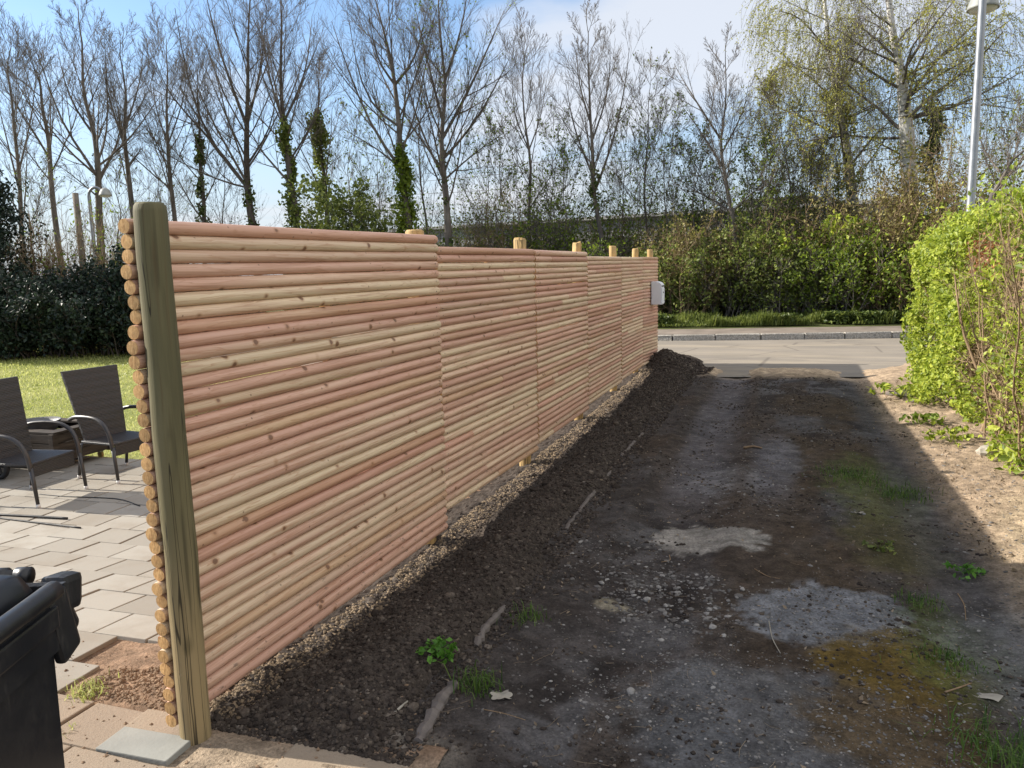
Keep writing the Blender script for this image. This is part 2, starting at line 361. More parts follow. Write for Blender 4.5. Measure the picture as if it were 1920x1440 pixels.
MAT = {}
def mats():
    M = MAT
    M['log'] = m_log(); M['end'] = m_endgrain(); M['post'] = m_post(True); M['post2'] = m_post(False)
    M['bark_grey'] = m_bark('grey bark', (0.075, 0.066, 0.058), (0.20, 0.175, 0.15))
    M['bark_dark'] = m_bark('dark bark', (0.05, 0.043, 0.036), (0.125, 0.105, 0.088))
    M['twig_grey'] = m_bark('grey twigs', (0.075, 0.064, 0.054), (0.19, 0.162, 0.136))
    M['twig_brown'] = m_bark('brown twigs', (0.12, 0.085, 0.05), (0.30, 0.22, 0.13))
    M['twig_tan'] = m_bark('tan stems', (0.16, 0.11, 0.065), (0.36, 0.26, 0.16))
    b = NB('birch bark'); o = b.obj(); n = b.noise(b.mapping(o, (2.5, 2.5, 9)), 1.0, 4, 0.6)
    M['birch'] = b.done(b.ramp(n, [(0.36, (0.08, 0.07, 0.06)), (0.44, (0.52, 0.50, 0.46)), (0.75, (0.72, 0.69, 0.64))]), 0.8, 0.2)
    M['ivy'] = m_leaf('ivy leaves', [(0.2, (0.03, 0.05, 0.012)), (0.55, (0.085, 0.12, 0.025)), (0.85, (0.20, 0.24, 0.05))], 0.35)
    M['leaf_hedge'] = m_leaf('young hedge leaves', [(0.15, (0.07, 0.11, 0.014)), (0.45, (0.24, 0.31, 0.028)), (0.85, (0.50, 0.54, 0.08))], 0.45)
    M['leaf_fresh'] = m_leaf('fresh green leaves', [(0.2, (0.07, 0.11, 0.012)), (0.5, (0.14, 0.20, 0.02)), (0.85, (0.26, 0.33, 0.04))], 0.45)
    M['leaf_mid'] = m_leaf('mid green leaves', [(0.2, (0.06, 0.085, 0.018)), (0.5, (0.14, 0.18, 0.035)), (0.85, (0.28, 0.31, 0.075))], 0.45)
    M['leaf_birch'] = m_leaf('birch spring leaves', [(0.2, (0.24, 0.25, 0.05)), (0.5, (0.36, 0.36, 0.07)), (0.85, (0.50, 0.48, 0.13))], 0.5)
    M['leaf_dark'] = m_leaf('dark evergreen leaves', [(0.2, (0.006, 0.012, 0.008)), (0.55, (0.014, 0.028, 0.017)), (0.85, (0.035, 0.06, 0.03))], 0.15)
    M['leaf_olive'] = m_leaf('olive brown leaves', [(0.2, (0.14, 0.115, 0.035)), (0.5, (0.25, 0.22, 0.07)), (0.85, (0.40, 0.36, 0.13))], 0.35)
    M['leaf_red'] = m_leaf('reddish young leaves', [(0.2, (0.25, 0.09, 0.04)), (0.8, (0.45, 0.22, 0.10))], 0.35)
    M['grass'] = m_leaf('grass blades', [(0.2, (0.22, 0.26, 0.06)), (0.5, (0.38, 0.41, 0.12)), (0.85, (0.58, 0.57, 0.24))], 0.45, scale=0.8)
    M['tuft'] = m_leaf('tuft grass', [(0.2, (0.035, 0.075, 0.012)), (0.5, (0.075, 0.15, 0.02)), (0.85, (0.17, 0.24, 0.05))], 0.4)
    M['weed'] = m_leaf('weed leaves', [(0.2, (0.05, 0.13, 0.015)), (0.5, (0.09, 0.24, 0.025)), (0.85, (0.16, 0.34, 0.045))], 0.4)
    M['dirt'] = m_ground_attr('dirt track'); M['soil'] = m_ground_attr('garden soil', bump=0.9, stones=0.0)
    b = NB('soil clod'); o = b.obj(); isl = b.island(); n = b.noise(o, 60, 4)
    c = b.ramp(isl, [(0.0, (0.034, 0.027, 0.023)), (0.6, (0.066, 0.053, 0.044)), (0.95, (0.12, 0.097, 0.078)), (1.0, (0.20, 0.17, 0.14))]); b.bump(n, 0.9, 0.006)
    M['clod'] = b.done(b.mix(b.rng(n, 0.35, 0.65, 0, 0.5), c, (0.028, 0.022, 0.018)), 0.97, 0.1)
    M['clod_red'] = m_plain('reddish soil crumb', (0.19, 0.13, 0.085), 0.97, 0.1, 0, 0.4, 25, 0.5)
    M['clod_lit'] = m_plain('sunlit strip crumb', (0.20, 0.15, 0.10), 0.97, 0.1, 0, 0.4, 25, 0.5)  # paler soil tone, carries the sunlight of the strip at the fence foot
    b = NB('pebble'); o = b.obj(); isl = b.island(); n = b.noise(o, 40, 4)
    c = b.ramp(isl, [(0.0, (0.07, 0.065, 0.06)), (0.5, (0.12, 0.112, 0.105)), (0.85, (0.18, 0.17, 0.16)), (0.99, (0.30, 0.285, 0.265))]); b.bump(n, 0.3, 0.003)
    M['pebble'] = b.done(b.mix(b.rng(n, 0.4, 0.7, 0, 0.4), c, (0.10, 0.085, 0.075)), 0.85, 0.25)
    # concrete pavers
    b = NB('concrete paver'); o = b.obj(); isl = b.island(); n = b.noise(o, 3.0, 5, 0.6); f = b.noise(o, 160, 3, 0.7)
    c = b.ramp(isl, [(0.0, (0.23, 0.208, 0.175)), (0.5, (0.278, 0.254, 0.217)), (1.0, (0.312, 0.29, 0.252))])
    c = b.mix(b.rng(n, 0.42, 0.70, 0, 0.5), c, (0.20, 0.165, 0.125)); c = b.mix(b.rng(f, 0.55, 0.75, 0, 0.35), c, (0.22, 0.18, 0.14))
    b.bump(f, 0.35, 0.003); M['paver'] = b.done(c, 0.9, 0.2)
    b = NB('pinkish flagstone'); o = b.obj(); isl = b.island(); n = b.noise(o, 5.0, 5, 0.6); f = b.noise(o, 110, 4, 0.75)
    c = b.ramp(isl, [(0.0, (0.23, 0.18, 0.135)), (1.0, (0.29, 0.235, 0.175))])
    c = b.mix(b.rng(n, 0.4, 0.7, 0, 0.5), c, (0.27, 0.205, 0.15)); c = b.mix(b.rng(f, 0.5, 0.72, 0, 0.5), c, (0.17, 0.13, 0.10))
    b.bump(f, 0.7, 0.005); M['flag'] = b.done(c, 0.95, 0.15)
    M['slab'] = m_plain('grey slab', (0.225, 0.222, 0.20), 0.85, 0.2, 0, 0.10, 9, 0.3)
    M['joint'] = m_plain('joint sand', (0.12, 0.09, 0.065), 1.0, 0.1, 0, 0.4, 30, 0.5)
    b = NB('asphalt'); o = b.obj(); n = b.noise(o, 0.7, 5, 0.6); f = b.noise(o, 90, 3, 0.8)
    st = b.noise(b.mapping(o, (0.25, 1.6, 1)), 1.0, 4)
    c = b.ramp(n, [(0.3, (0.18, 0.16, 0.135)), (0.7, (0.24, 0.212, 0.178))]); c = b.mix(b.rng(st, 0.45, 0.7, 0, 0.5), c, (0.33, 0.28, 0.21))
    pt = b.noise(b.mapping(o, (0.35, 0.9, 1), (3, 1, 0)), 1.0, 3, 0.6); c = b.mix(b.rng(pt, 0.55, 0.60, 0, 0.35), c, (0.12, 0.11, 0.10)); cr = b.voro(b.mapping(o, (0.5, 1, 1)), 0.9, 'DISTANCE_TO_EDGE'); c = b.mix(b.rng(b.math('ADD', cr, b.math('MULTIPLY', f, 0.02)), 0.026, 0.012, 0, 0.5), c, (0.07, 0.06, 0.055))
    c = b.mix(b.rng(f, 0.5, 0.7, 0, 0.35), c, (0.10, 0.09, 0.08)); b.bump(f, 0.4, 0.004); M['asphalt'] = b.done(c, 0.9, 0.2)
    M['walk'] = m_plain('worn asphalt path', (0.185, 0.155, 0.13), 0.95, 0.15, 0, 0.22, 1.8, 0.3)
    b = NB('granite'); o = b.obj(); n = b.noise(o, 30, 5, 0.7); isl = b.island()
    c = b.ramp(n, [(0.3, (0.14, 0.13, 0.115)), (0.7, (0.45, 0.42, 0.37))]); b.bump(b.noise(o, 14, 4), 1.0, 0.03)
    M['granite'] = b.done(c, 0.9, 0.2)
    b = NB('lawn soil'); o = b.obj(); n = b.noise(o, 0.9, 5, 0.6); f = b.noise(o, 24, 4, 0.7)
    c = b.ramp(n, [(0.3, (0.14, 0.165, 0.045)), (0.7, (0.30, 0.30, 0.11))]); c = b.mix(b.rng(f, 0.5, 0.7, 0, 0.5), c, (0.10, 0.085, 0.035))
    b.bump(f, 0.8, 0.03); M['lawn'] = b.done(c, 0.95, 0.1)
    b = NB('verge ground'); o = b.obj(); n = b.noise(o, 0.8, 6, 0.65)
    c = b.ramp(n, [(0.35, (0.045, 0.04, 0.02)), (0.6, (0.07, 0.085, 0.025)), (0.8, (0.14, 0.12, 0.06))]); b.bump(b.noise(o, 9, 5), 0.8, 0.06); M['verge'] = b.done(c, 0.97, 0.1)
    # woven plastic
    b = NB('dark wicker weave'); o = b.obj(); w1 = b.new('ShaderNodeTexWave'); b.l.new(b.mapping(o, (1, 1, 1)), w1.inputs[0]); w1.bands_direction = 'Z'; w1.inputs['Scale'].default_value = 26
    w2 = b.new('ShaderNodeTexWave'); b.l.new(o, w2.inputs[0]); w2.bands_direction = 'Y'; w2.inputs['Scale'].default_value = 26
    w3 = b.new('ShaderNodeTexWave'); b.l.new(o, w3.inputs[0]); w3.bands_direction = 'X'; w3.inputs['Scale'].default_value = 26
    h = b.math('MULTIPLY', b.math('ADD', w1.outputs[1], w3.outputs[1]), b.math('ADD', w2.outputs[1], 0.4))
    b.bump(h, 0.6, 0.004); c = b.mix(b.rng(h, 0.1, 1.2, 0, 1), (0.010, 0.009, 0.010), (0.032, 0.029, 0.031)); M['wicker'] = b.done(c, 0.42, 0.5)
    M['chair_tube'] = m_plain('dark powder coated tube', (0.03, 0.027, 0.027), 0.4, 0.5, 0, 0.2, 20)
    M['cap'] = m_plain('pale foot cap', (0.55, 0.53, 0.50), 0.5, 0.4)
    M['bin'] = m_plain('black bin plastic', (0.012, 0.013, 0.016), 0.33, 0.5, 0, 0.25, 14, 0.15)
    b = NB('scuffed bin plastic'); o = b.obj(); n = b.noise(o, 7, 5, 0.65); f = b.noise(b.mapping(o, (90, 90, 14)), 1.0, 3, 0.6); du = b.math('MULTIPLY', b.rng(n, 0.45, 0.75), b.rng(f, 0.45, 0.75)); M['bin'] = b.done(b.mix(b.math('MULTIPLY', du, 0.55), (0.011, 0.012, 0.015), (0.09, 0.082, 0.072)), b.rng(n, 0.3, 0.7, 0.28, 0.5), 0.5)
    M['black'] = m_plain('black rubber', (0.014, 0.014, 0.015), 0.6, 0.4, 0, 0.2, 20)
    M['steel'] = m_plain('galvanised steel', (0.25, 0.26, 0.275), 0.45, 0.5, 0.55, 0.15, 8, 0.1)
    M['lamp_hood'] = m_plain('weathered lamp hood', (0.27, 0.275, 0.255), 0.6, 0.4, 0.1, 0.3, 5, 0.1)
    M['lamp_glass'] = m_plain('milky lamp bowl', (0.62, 0.62, 0.58), 0.35, 0.5, 0, 0.06, 8)
    M['mail'] = m_plain('pale grey enamel', (0.72, 0.74, 0.78), 0.42, 0.5, 0, 0.05, 5)
    M['mail_dark'] = m_plain('dark slot grey', (0.10, 0.10, 0.11), 0.5, 0.4)  # dark grey of the mailbox slot flap and lock
    b = NB('weathered dark plank'); o = b.obj(); n = b.noise(b.mapping(o, (3, 3, 26)), 1.0, 5, 0.6, 0.3)
    c = b.ramp(n, [(0.3, (0.022, 0.017, 0.014)), (0.6, (0.06, 0.047, 0.037)), (0.8, (0.12, 0.10, 0.08))]); b.bump(n, 0.6, 0.005); M['plank'] = b.done(c, 0.8, 0.2)
    M['bowl'] = m_plain('sooty steel bowl', (0.14, 0.14, 0.14), 0.5, 0.5, 0.5, 0.3, 12)
    M['wheel'] = m_plain('brass coloured caster', (0.28, 0.19, 0.07), 0.5, 0.4, 0.2)
    M['navy'] = m_plain('dark navy tub', (0.012, 0.014, 0.024), 0.4, 0.5)
    M['wall'] = m_plain('grey building wall', (0.34, 0.335, 0.32), 0.9, 0.2, 0, 0.18, 0.7)
    M['roof'] = m_plain('dark roof', (0.06, 0.058, 0.065), 0.8, 0.2, 0, 0.2, 1.0)
    M['pole'] = m_plain('weathered pole wood', (0.16, 0.14, 0.115), 0.9, 0.2, 0, 0.3, 4, 0.3)
    M['wire'] = m_plain('wire', (0.05, 0.05, 0.055), 0.6, 0.4)
    M['edging'] = m_plain('dirty concrete edging', (0.125, 0.108, 0.098), 0.95, 0.15, 0, 0.3, 16, 0.6)
    M['paper'] = m_plain('pale paper', (0.29, 0.265, 0.22), 0.8, 0.2, 0, 0.25, 18)
    M['dry_leaf'] = m_leaf('dry leaves', [(0.2, (0.10, 0.07, 0.045)), (0.5, (0.19, 0.14, 0.09)), (0.85, (0.36, 0.28, 0.19))], 0.2)
    M['stick'] = m_plain('dry stick', (0.24, 0.165, 0.10), 0.9, 0.15, 0, 0.3, 20)
    M['lit_edge'] = m_plain('sunlit paving edge', (0.30, 0.12, 0.045), 0.85, 0.2, 0, 0.25, 12, 0.2)
    M['conifer'] = M['leaf_dark']
mats()

# ------------------------------------------------------------------ ground
def zg(x, y):                                   # the height of the bare ground
    return -0.045-0.045*sstep(y, 0.3, 2.4)+0*x
def soil_z(x, y):
    line = np.interp(y, [-0.2, 0.15, 1.0, 2.3, 2.6, 4.4, 4.7, 6.4, 8.4, 10.2, 11.0, 12.0], [-0.05, -0.045, -0.075, -0.135, -0.10, -0.125, -0.085, -0.095, -0.075, -0.06, 0.0, 0.02])
    bump = 0.06*np.exp(-((x-0.48)/0.24)**2)*sstep(y, 0.05, 0.7)
    edge = zg(x, y)+0.012
    w = sstep(x, 0.12, 0.75)
    base = (line-0.022*sstep(y, 0.25, 0.9)*sstep(y, 10.6, 9.8))*(1-w)+edge*w+bump
    heap = 0.21*np.exp(-(((x-0.25)/0.21)**2+((y-11.2)/0.45)**2))
    return base+heap
def patio_z(x, y): return -0.045-0.115*sstep(y, 0.22, 1.9)
def build_ground():
    # far sheet
    a = Acc(); n = 40
    rr = np.array([0, 30, 60, 120, 300, 900.0]); k = 48; th = np.arange(k)/k*2*np.pi
    V = [[0, 0, -0.30]]
    for q in rr[1:]:
        V += [[q*math.cos(t), q*math.sin(t)+10, -0.30] for t in th]
    T = [[0, 1+i, 1+(i+1) % k] for i in range(k)]; Q = []
    for j in range(len(rr)-2):
        for i in range(k): Q.append([1+j*k+i, 1+(j+1)*k+i, 1+(j+1)*k+(i+1) % k, 1+j*k+(i+1) % k])
    a.add(V, Q, T); tag(link('ground', a.mesh('ground'), MAT['verge']), kind='structure')
    # lawn
    x = np.linspace(-32, -0.35, 90); y = np.linspace(3.66, 15.5, 60); X, Y = np.meshgrid(x, y)
    Z = -0.19+0.05*(fbm(X, Y, 0.5, 3, 4)-0.5)+0.02*(fbm(X, Y, 3, 3, 9)-0.5)
    tag(link('lawn', grid_mesh('lawn', X, Y, Z), MAT['lawn']), kind='structure')
    # driveway
    ys = [-3.5]
    while ys[-1] < 12.6: ys.append(ys[-1]+max(0.014, 0.0065*(ys[-1]+2.2)))
    x = np.concatenate([np.arange(0.35, 3.6, 0.02), np.arange(3.6, 7.2, 0.09)]); X, Y = np.meshgrid(x, np.array(ys))
    lane = np.exp(-((X-1.42)/0.28)**2)+np.exp(-((X-2.85-0.03*Y)/0.28)**2)
    Z = zg(X, Y)+0.05*(fbm(X, Y, 0.9, 4, 21)-0.5)+0.035*(fbm(X, Y, 5, 4, 5)-0.5)+0.022*(fbm(X, Y, 22, 3, 8)-0.5)*(1-0.6*np.clip(lane, 0, 1))-0.042*lane+0.018*(np.exp(-((X-1.06)/0.07)**2)+np.exp(-((X-1.80)/0.08)**2))*sstep(Y, 1.5, 3.0)
    Z = Z-0.06*sstep(X, 0.75, 0.4)
    tread = np.sin(Y*2*np.pi/0.045)*0.004*np.exp(-((X-1.42)/0.13)**2)*sstep(fbm(X, Y, 1.2, 2, 33), 0.45, 0.6)*sstep(Y, 3, 5)
    Z = Z+tread
    Z = Z+0.06*sstep(X, 3.2, 4.2)
    Z = np.where(Y < 0.2, Z-0.03*sstep(Y, 0.2, -0.1)*(X < 0.95), Z)
    Z = Z-0.10*sstep(Y, 11.0, 12.4)
    def el(cx, cy, rx, ry, s=0.35, seed=1): 
        d = ((X-cx)/rx)**2+((Y-cy)/ry)**2+1.5*(fbm(X, Y, 4, 4, seed)-0.5)+1.3*(fbm(X, Y, 17, 3, seed+40)-0.5)
        return sstep(d, 1+s, 1-s)
    C = np.array([0.052, 0.042, 0.036])*np.ones(X.shape+(3,))
    n1 = fbm(X, Y, 1.1, 5, 3)[..., None]; n2 = fbm(X, Y, 5, 4, 6)[..., None]
    def lay(m, col, k=1.0):
        nonlocal C
        m = (m[..., None] if m.ndim == 2 else m)*k; C = C*(1-m)+np.array(col)*m
    lay(sstep(n1, 0.40, 0.62), (0.075, 0.067, 0.062)); lay(sstep(n2, 0.48, 0.62), (0.026, 0.020, 0.017), 0.9); lay(sstep(X, 1.35, 0.95)*(0.4+0.9*n2[..., 0]), (0.045, 0.036, 0.030), 0.9); lay(sstep(fbm(X, Y*0.35, 2.2, 5, 63), 0.52, 0.64), (0.05, 0.034, 0.022), 0.7)
    lay(sstep(n1, 0.55, 0.42)*sstep(X, 1.9, 2.3)[..., None]*sstep(X, 3.1, 2.8)[..., None], (0.062, 0.042, 0.025), 0.7)
    lay(el(1.6, 2.75, 0.34, 0.26, 0.2, 2), (0.20, 0.175, 0.145)); lay(el(1.65, 4.15, 0.32, 0.5, 0.5, 12), (0.165, 0.15, 0.14), 0.75)
    lay(el(2.28, 1.75, 0.36, 0.36, 0.25, 4), (0.145, 0.14, 0.138)); lay(el(2.05, 0.7, 0.55, 0.4, 0.5, 5), (0.11, 0.105, 0.10), 0.7)
    lay(el(1.25, 1.62, 0.09, 0.07, 0.5, 7), (0.30, 0.25, 0.17)); lay(el(3.1, 1.55, 0.35, 0.5, 0.6, 8), (0.19, 0.18, 0.165), 0.8)
    lay(el(2.1, 5.0, 0.16, 0.7, 0.5, 18), (0.12, 0.11, 0.105), 0.7)
    lay(el(2.55, 1.28, 0.30, 0.36, 0.5, 9), (0.10, 0.062, 0.012), 0.85); lay(el(2.45, 0.75, 0.30, 0.3, 0.6, 10), (0.075, 0.046, 0.018), 0.8)
    lay(el(2.75, 4.3, 0.35, 0.9, 0.6, 11), (0.07, 0.08, 0.022), 0.6); lay(el(2.75, 1.5, 0.22, 0.5, 0.6, 13), (0.06, 0.075, 0.02), 0.55)
    lay(el(2.75, 3.2, 0.3, 0.8, 0.6, 14), (0.075, 0.066, 0.025), 0.6)
    lay(np.exp(-((X-1.42)/0.22)**4)*sstep(Y, 2.8, 4.0)*0.9, (0.10, 0.09, 0.09), 0.75); lay(np.exp(-((X-2.02)/0.16)**4)*sstep(Y, 3.2, 4.2)*sstep(Y, 6.5, 5), (0.10, 0.09, 0.09), 0.7); lay(np.exp(-((X-2.95-0.02*Y)/0.2)**4)*0.8, (0.078, 0.07, 0.066), 0.7); lay(np.exp(-((X-1.12)/0.05)**2)*sstep(Y, 2.5, 4.0), (0.05, 0.038, 0.03), 0.7); lay(np.exp(-((X-1.78)/0.07)**2)*sstep(Y, 2.8, 4.0), (0.05, 0.036, 0.026), 0.7)
    lay(sstep(Y, 9.9, 10.9)*sstep(X, 0.3, 0.6), (0.40, 0.29, 0.18), 0.85)
    lay(sstep(X, 3.02, 3.35)*(0.6+0.5*n1[..., 0]), (0.31, 0.22, 0.14)); lay(el(3.65, 2.5, 0.3, 1.6, 0.6, 15), (0.34, 0.255, 0.155), 0.7)
    lay(sstep(Y, 0.32, 0.1)*sstep(X, 1.15, 0.85), (0.25, 0.205, 0.155), 0.9)
    C = C*np.array([1.12, 1.18, 1.27]); C = C*(0.55+0.9*fbm(X, Y, 9, 4, 88)[..., None])
    tag(link('driveway', grid_mesh('driveway', X, Y, Z, C), MAT['dirt']), kind='structure')
    # soil bed along the fence
    ys = [0.02]
    while ys[-1] < 12.3: ys.append(ys[-1]+max(0.012, 0.005*(ys[-1]+2.2)))
    x = np.concatenate([np.arange(-0.42, 0.98, 0.013)]); X, Y = np.meshgrid(x, np.array(ys))
    d = fbm(X, Y, 16, 3, 51); d2 = fbm(X, Y, 40, 3, 52); big = fbm(X, Y, 3.5, 3, 53)
    Z = soil_z(X, Y)+0.035*(big-0.5)+0.030*(np.abs(d-0.5)*2-0.3)+0.014*(d2-0.5)
    eb = 0.80+0.22*(fbm(X, Y, 1.1, 4, 57)-0.5)*2; Z = Z-0.13*sstep(X, eb-0.12, eb+0.16)-0.05*sstep(Y, 0.16, 0.02)
    Z = np.where(X < -0.05, Z-0.035*sstep(X, -0.05, -0.25), Z)
    C = np.array([0.056, 0.045, 0.037])*(0.6+0.8*fbm(X, Y, 4, 5, 54)[..., None])
    tag(link('soil_bed', grid_mesh('soil_bed', X, Y, Z, C, smooth=False), MAT['soil']), kind='structure')
    return
build_ground()

# road, pavement and kerb follow one curved line (x, y of the far road edge)
ROAD = [(-60, 62), (-42, 44), (-28, 31.5), (-18, 23.6), (-10, 18.9), (-4.5, 16.9), (-0.6, 16.62), (2.0, 17.05), (5.1, 17.75), (10, 18.9), (20, 21), (40, 26)]
def curve_line(off, n=6):
    P = np.array(ROAD, float); t = np.gradient(P, axis=0); t /= np.linalg.norm(t, axis=1, keepdims=True)
    nr = np.stack([t[:, 1], -t[:, 0]], 1)
    Q = P+nr*off; s = np.arange(len(P)); ss = np.linspace(0, len(P)-1, (len(P)-1)*n+1)
    return np.stack([np.interp(ss, s, Q[:, 0]), np.interp(ss, s, Q[:, 1])], 1)
def ribbon(name, o1, o2, z1, z2, mat, rough=0.0):
    A = curve_line(o1); B = curve_line(o2); m = 8; a = Acc()
    w = np.linspace(0, 1, m)[None, :, None]; P = A[:, None]*(1-w)+B[:, None]*w
    z = z1*(1-w[..., 0])+z2*w[..., 0]+rough*(fbm(P[..., 0], P[..., 1], 0.8, 3, 2)-0.5)
    n = len(A); i = np.arange(n-1)[:, None]*m+np.arange(m-1)[None]
    a.add(np.concatenate([P, z[..., None]], -1).reshape(-1, 3), np.stack([i, i+m, i+m+1, i+1], -1).reshape(-1, 4))
    return tag(link(name, a.mesh(name, True), mat), kind='structure')
ribbon('road', 0.0, 6.6, -0.13, -0.115, MAT['asphalt'])
ribbon('pavement', -0.2, -1.75, 0.0, 0.02, MAT['walk'], 0.02)
ribbon('verge', -1.5, -14, 0.004, 0.8, MAT['verge'], 0.02)
def build_kerb():
    A = curve_line(0.02, 40); seg = np.linalg.norm(np.diff(A, axis=0), axis=1); s = np.concatenate([[0], np.cumsum(seg)])
    r = np.random.default_rng(3); a = Acc(); p = np.interp(-16, A[:, 0], s); end = np.interp(24, A[:, 0], s)
    while p < end:
        L = 0.75+0.35*r.random(); q = p+L-0.025
        x0, y0 = np.interp(p, s, A[:, 0]), np.interp(p, s, A[:, 1]); x1, y1 = np.interp(q, s, A[:, 0]), np.interp(q, s, A[:, 1])
        ang = math.atan2(y1-y0, x1-x0)
        box(a, ((x0+x1)/2-math.sin(ang)*0.07, (y0+y1)/2+math.cos(ang)*0.07, -0.065+0.01*r.normal()*0.5), (math.hypot(x1-x0, y1-y0), 0.17, 0.155), Matrix.Rotation(ang, 3, 'Z'), bev=0.025)
        p += L
    v = np.concatenate(a.v); v = v+0.02*(np.random.default_rng(4).random(v.shape)-0.5); a.v = [v]
    tag(link('kerb', a.mesh('kerb'), MAT['granite']), kind='structure')
build_kerb()

def build_patio():
    r = np.random.default_rng(8); a = Acc(); th = R(2.2); c, s = math.cos(th), math.sin(th)
    pz = lambda x, y: float(patio_z(x, y))
    W, H = 0.305, 0.256
    base = -0.665
    for j in range(-9, 16):
        for i in range(-34, 4):
            u = base+(i+(0.5 if j % 2 else 0))*W; v = 0.088+j*H
            x = u*c-v*s; y = u*s+v*c
            if x+W > (-0.02 if y < 0.6 else -0.2) or x < -9.8: continue
            if j < 0 and x > -1.05: continue                              # flagstones lie here
            if 0 <= j <= 1 and x+W > -0.62 : continue       # the open soil pit
            if y+H > 3.80: continue
            dz = 0.0018*r.normal(); 
            z = pz(x, y+H/2)+dz; sl_ = math.atan((pz(x, y+H)-pz(x, y))/H)
            g1, g2 = 0.0055, 0.002
            box(a, (x+W/2, y+H/2, z-0.03), (W-2*g1, H-2*g2, 0.06), Matrix.Rotation(th+0.003*r.normal(), 3, 'Z') @ Matrix.Rotation(sl_+0.002*r.normal(), 3, 'X'), mat=0, bev=0.004)
    # rough flagstones towards the viewer
    for j in range(0, 7):
        for i in range(-2, 4):
            W2, H2 = 0.452, 0.252
            x = -1.03+(i+(0.35 if j % 2 else 0.0))*W2+0.12; y = 0.092-(j+1)*H2
            if x > 0.9-0.1*j or x < -1.1: continue
            if j == 0 and -0.26 < x < 0.0: continue
            w = W2
            z = -0.047+0.004*r.normal()
            box(a, (x+w/2, y+H2/2, z-0.03), (w-0.012, H2-0.010, 0.06), Matrix.Rotation(0.012*r.normal(), 3, 'Z') @ Matrix.Rotation(0.008*r.normal(), 3, 'X'), mat=1, bev=0.006)
    box(a, (-0.09, 0.045, -0.078), (0.26, 0.13, 0.06), Matrix.Rotation(0.03, 3, 'Z'), mat=1, bev=0.006)
    o = tag(link('patio', a.mesh('patio'), [MAT['paver'], MAT['flag']]), kind='structure')
    b = Acc(); x = np.linspace(-10, 0.98, 150); y = np.concatenate([np.linspace(-3.4, -0.6, 20), np.linspace(-0.55, 0.8, 60), np.linspace(0.9, 3.85, 24)]); X, Y = np.meshgrid(x, y)
    Z = -0.019+patio_z(X, Y)+0.012*(fbm(X, Y, 6, 4, 71)-0.5)
    pit = sstep(X, -0.7, -0.55)*sstep(Y, 0.08, 0.15)*sstep(Y, 0.66, 0.56)
    Z = Z+pit*(0.012+0.03*(fbm(X, Y, 5, 4, 73)-0.4))
    Z = Z+0.022*sstep(Y, 0.15, 0.02)*sstep(X, -0.1, 0.25)*(fbm(X, Y, 8, 4, 75))
    Z = np.where((X > 0.0) & (Y > 0.22), -0.35, Z)
    C = np.array([0.22, 0.145, 0.095])*(0.7+0.6*fbm(X, Y, 9, 4, 72)[..., None])
    k = (sstep(X, -0.25, 0.1)*sstep(Y, 0.2, 0.0))[..., None]; C = C*(1-k)+np.array([0.27, 0.21, 0.15])*k
    tag(link('sand_bed', grid_mesh('sand_bed', X, Y, Z, C), MAT['soil']), kind='structure')
build_patio()
def slab():
    a = Acc(); box(a, (0, 0, 0), (0.30, 0.135, 0.03), bev=0.004)
    o = link('paving_slab', a.mesh('paving_slab'), MAT['slab'], None, (-0.052, -0.088, -0.053)); o.rotation_euler = (0.01, -0.012, 0.03)
    tag(o, 'smooth grey paving slab lying loose in front of the mossy post', 'paving slab')
    a = Acc(); box(a, (0, 0, 0), (0.55, 0.02, 0.07), bev=0.003)
    o = link('paving_edge', a.mesh('paving_edge'), MAT['lit_edge'], None, (-0.33, 0.585, -0.065)); o.rotation_euler = (0, 0, R(3)); tag(o, 'rust coloured strip standing in for the sunlit paving edge at the little soil pit behind the near post', 'paving edge')  # stands in for the paving's sunlit vertical edge, light kept in its rust colour
slab()

# ------------------------------------------------------------------ scattered stones and clods
ICO = None
def ico():
    global ICO
    if ICO is None:
        bm = bmesh.new(); bmesh.ops.create_icosphere(bm, subdivisions=1, radius=1); bm.verts.index_update()
        ICO = (np.array([v.co[:] for v in bm.verts]), np.array([[v.index for v in f.verts] for f in bm.faces])); bm.free()
    return ICO
def lumps(P, size, acc, r, flat=0.7, rough=0.22, mat=0):
    V0, T0 = ico(); N = len(P); n = len(V0)
    sc_ = size[:, None, None]*(0.7+0.6*r.random((N, 1, 3)))*np.array([1, 1, flat])
    jit = 1+rough*r.normal(size=(N, n, 1)); th = r.random(N)*6.283; c, s = np.cos(th), np.sin(th)
    V = V0[None]*jit*sc_
    x = V[..., 0]*c[:, None]-V[..., 1]*s[:, None]; y = V[..., 0]*s[:, None]+V[..., 1]*c[:, None]
    V = np.stack([x, y, V[..., 2]], -1)+P[:, None]
    acc.add(V.reshape(-1, 3), None, (T0[None]+np.arange(N)[:, None, None]*n).reshape(-1, 3), mat)
DRV = bpy.data.objects['driveway']; BED = bpy.data.objects['soil_bed']
def surf(o):
    from mathutils.bvhtree import BVHTree
    me = o.data; n = len(me.vertices); v = np.empty(n*3, np.float32); me.vertices.foreach_get('co', v)
    p = np.empty(len(me.polygons)*4, np.int32); me.polygons.foreach_get('vertices', p)
    return BVHTree.FromPolygons(v.reshape(-1, 3).tolist(), p.reshape(-1, 4).tolist())
def _bv(name):
    o = bpy.data.objects[name]; from mathutils.bvhtree import BVHTree
    me = o.data
    return BVHTree.FromPolygons([v.co[:] for v in me.vertices], [tuple(p.vertices) for p in me.polygons])
BVS = [_bv(n) for n in ('driveway', 'soil_bed', 'sand_bed', 'patio')]
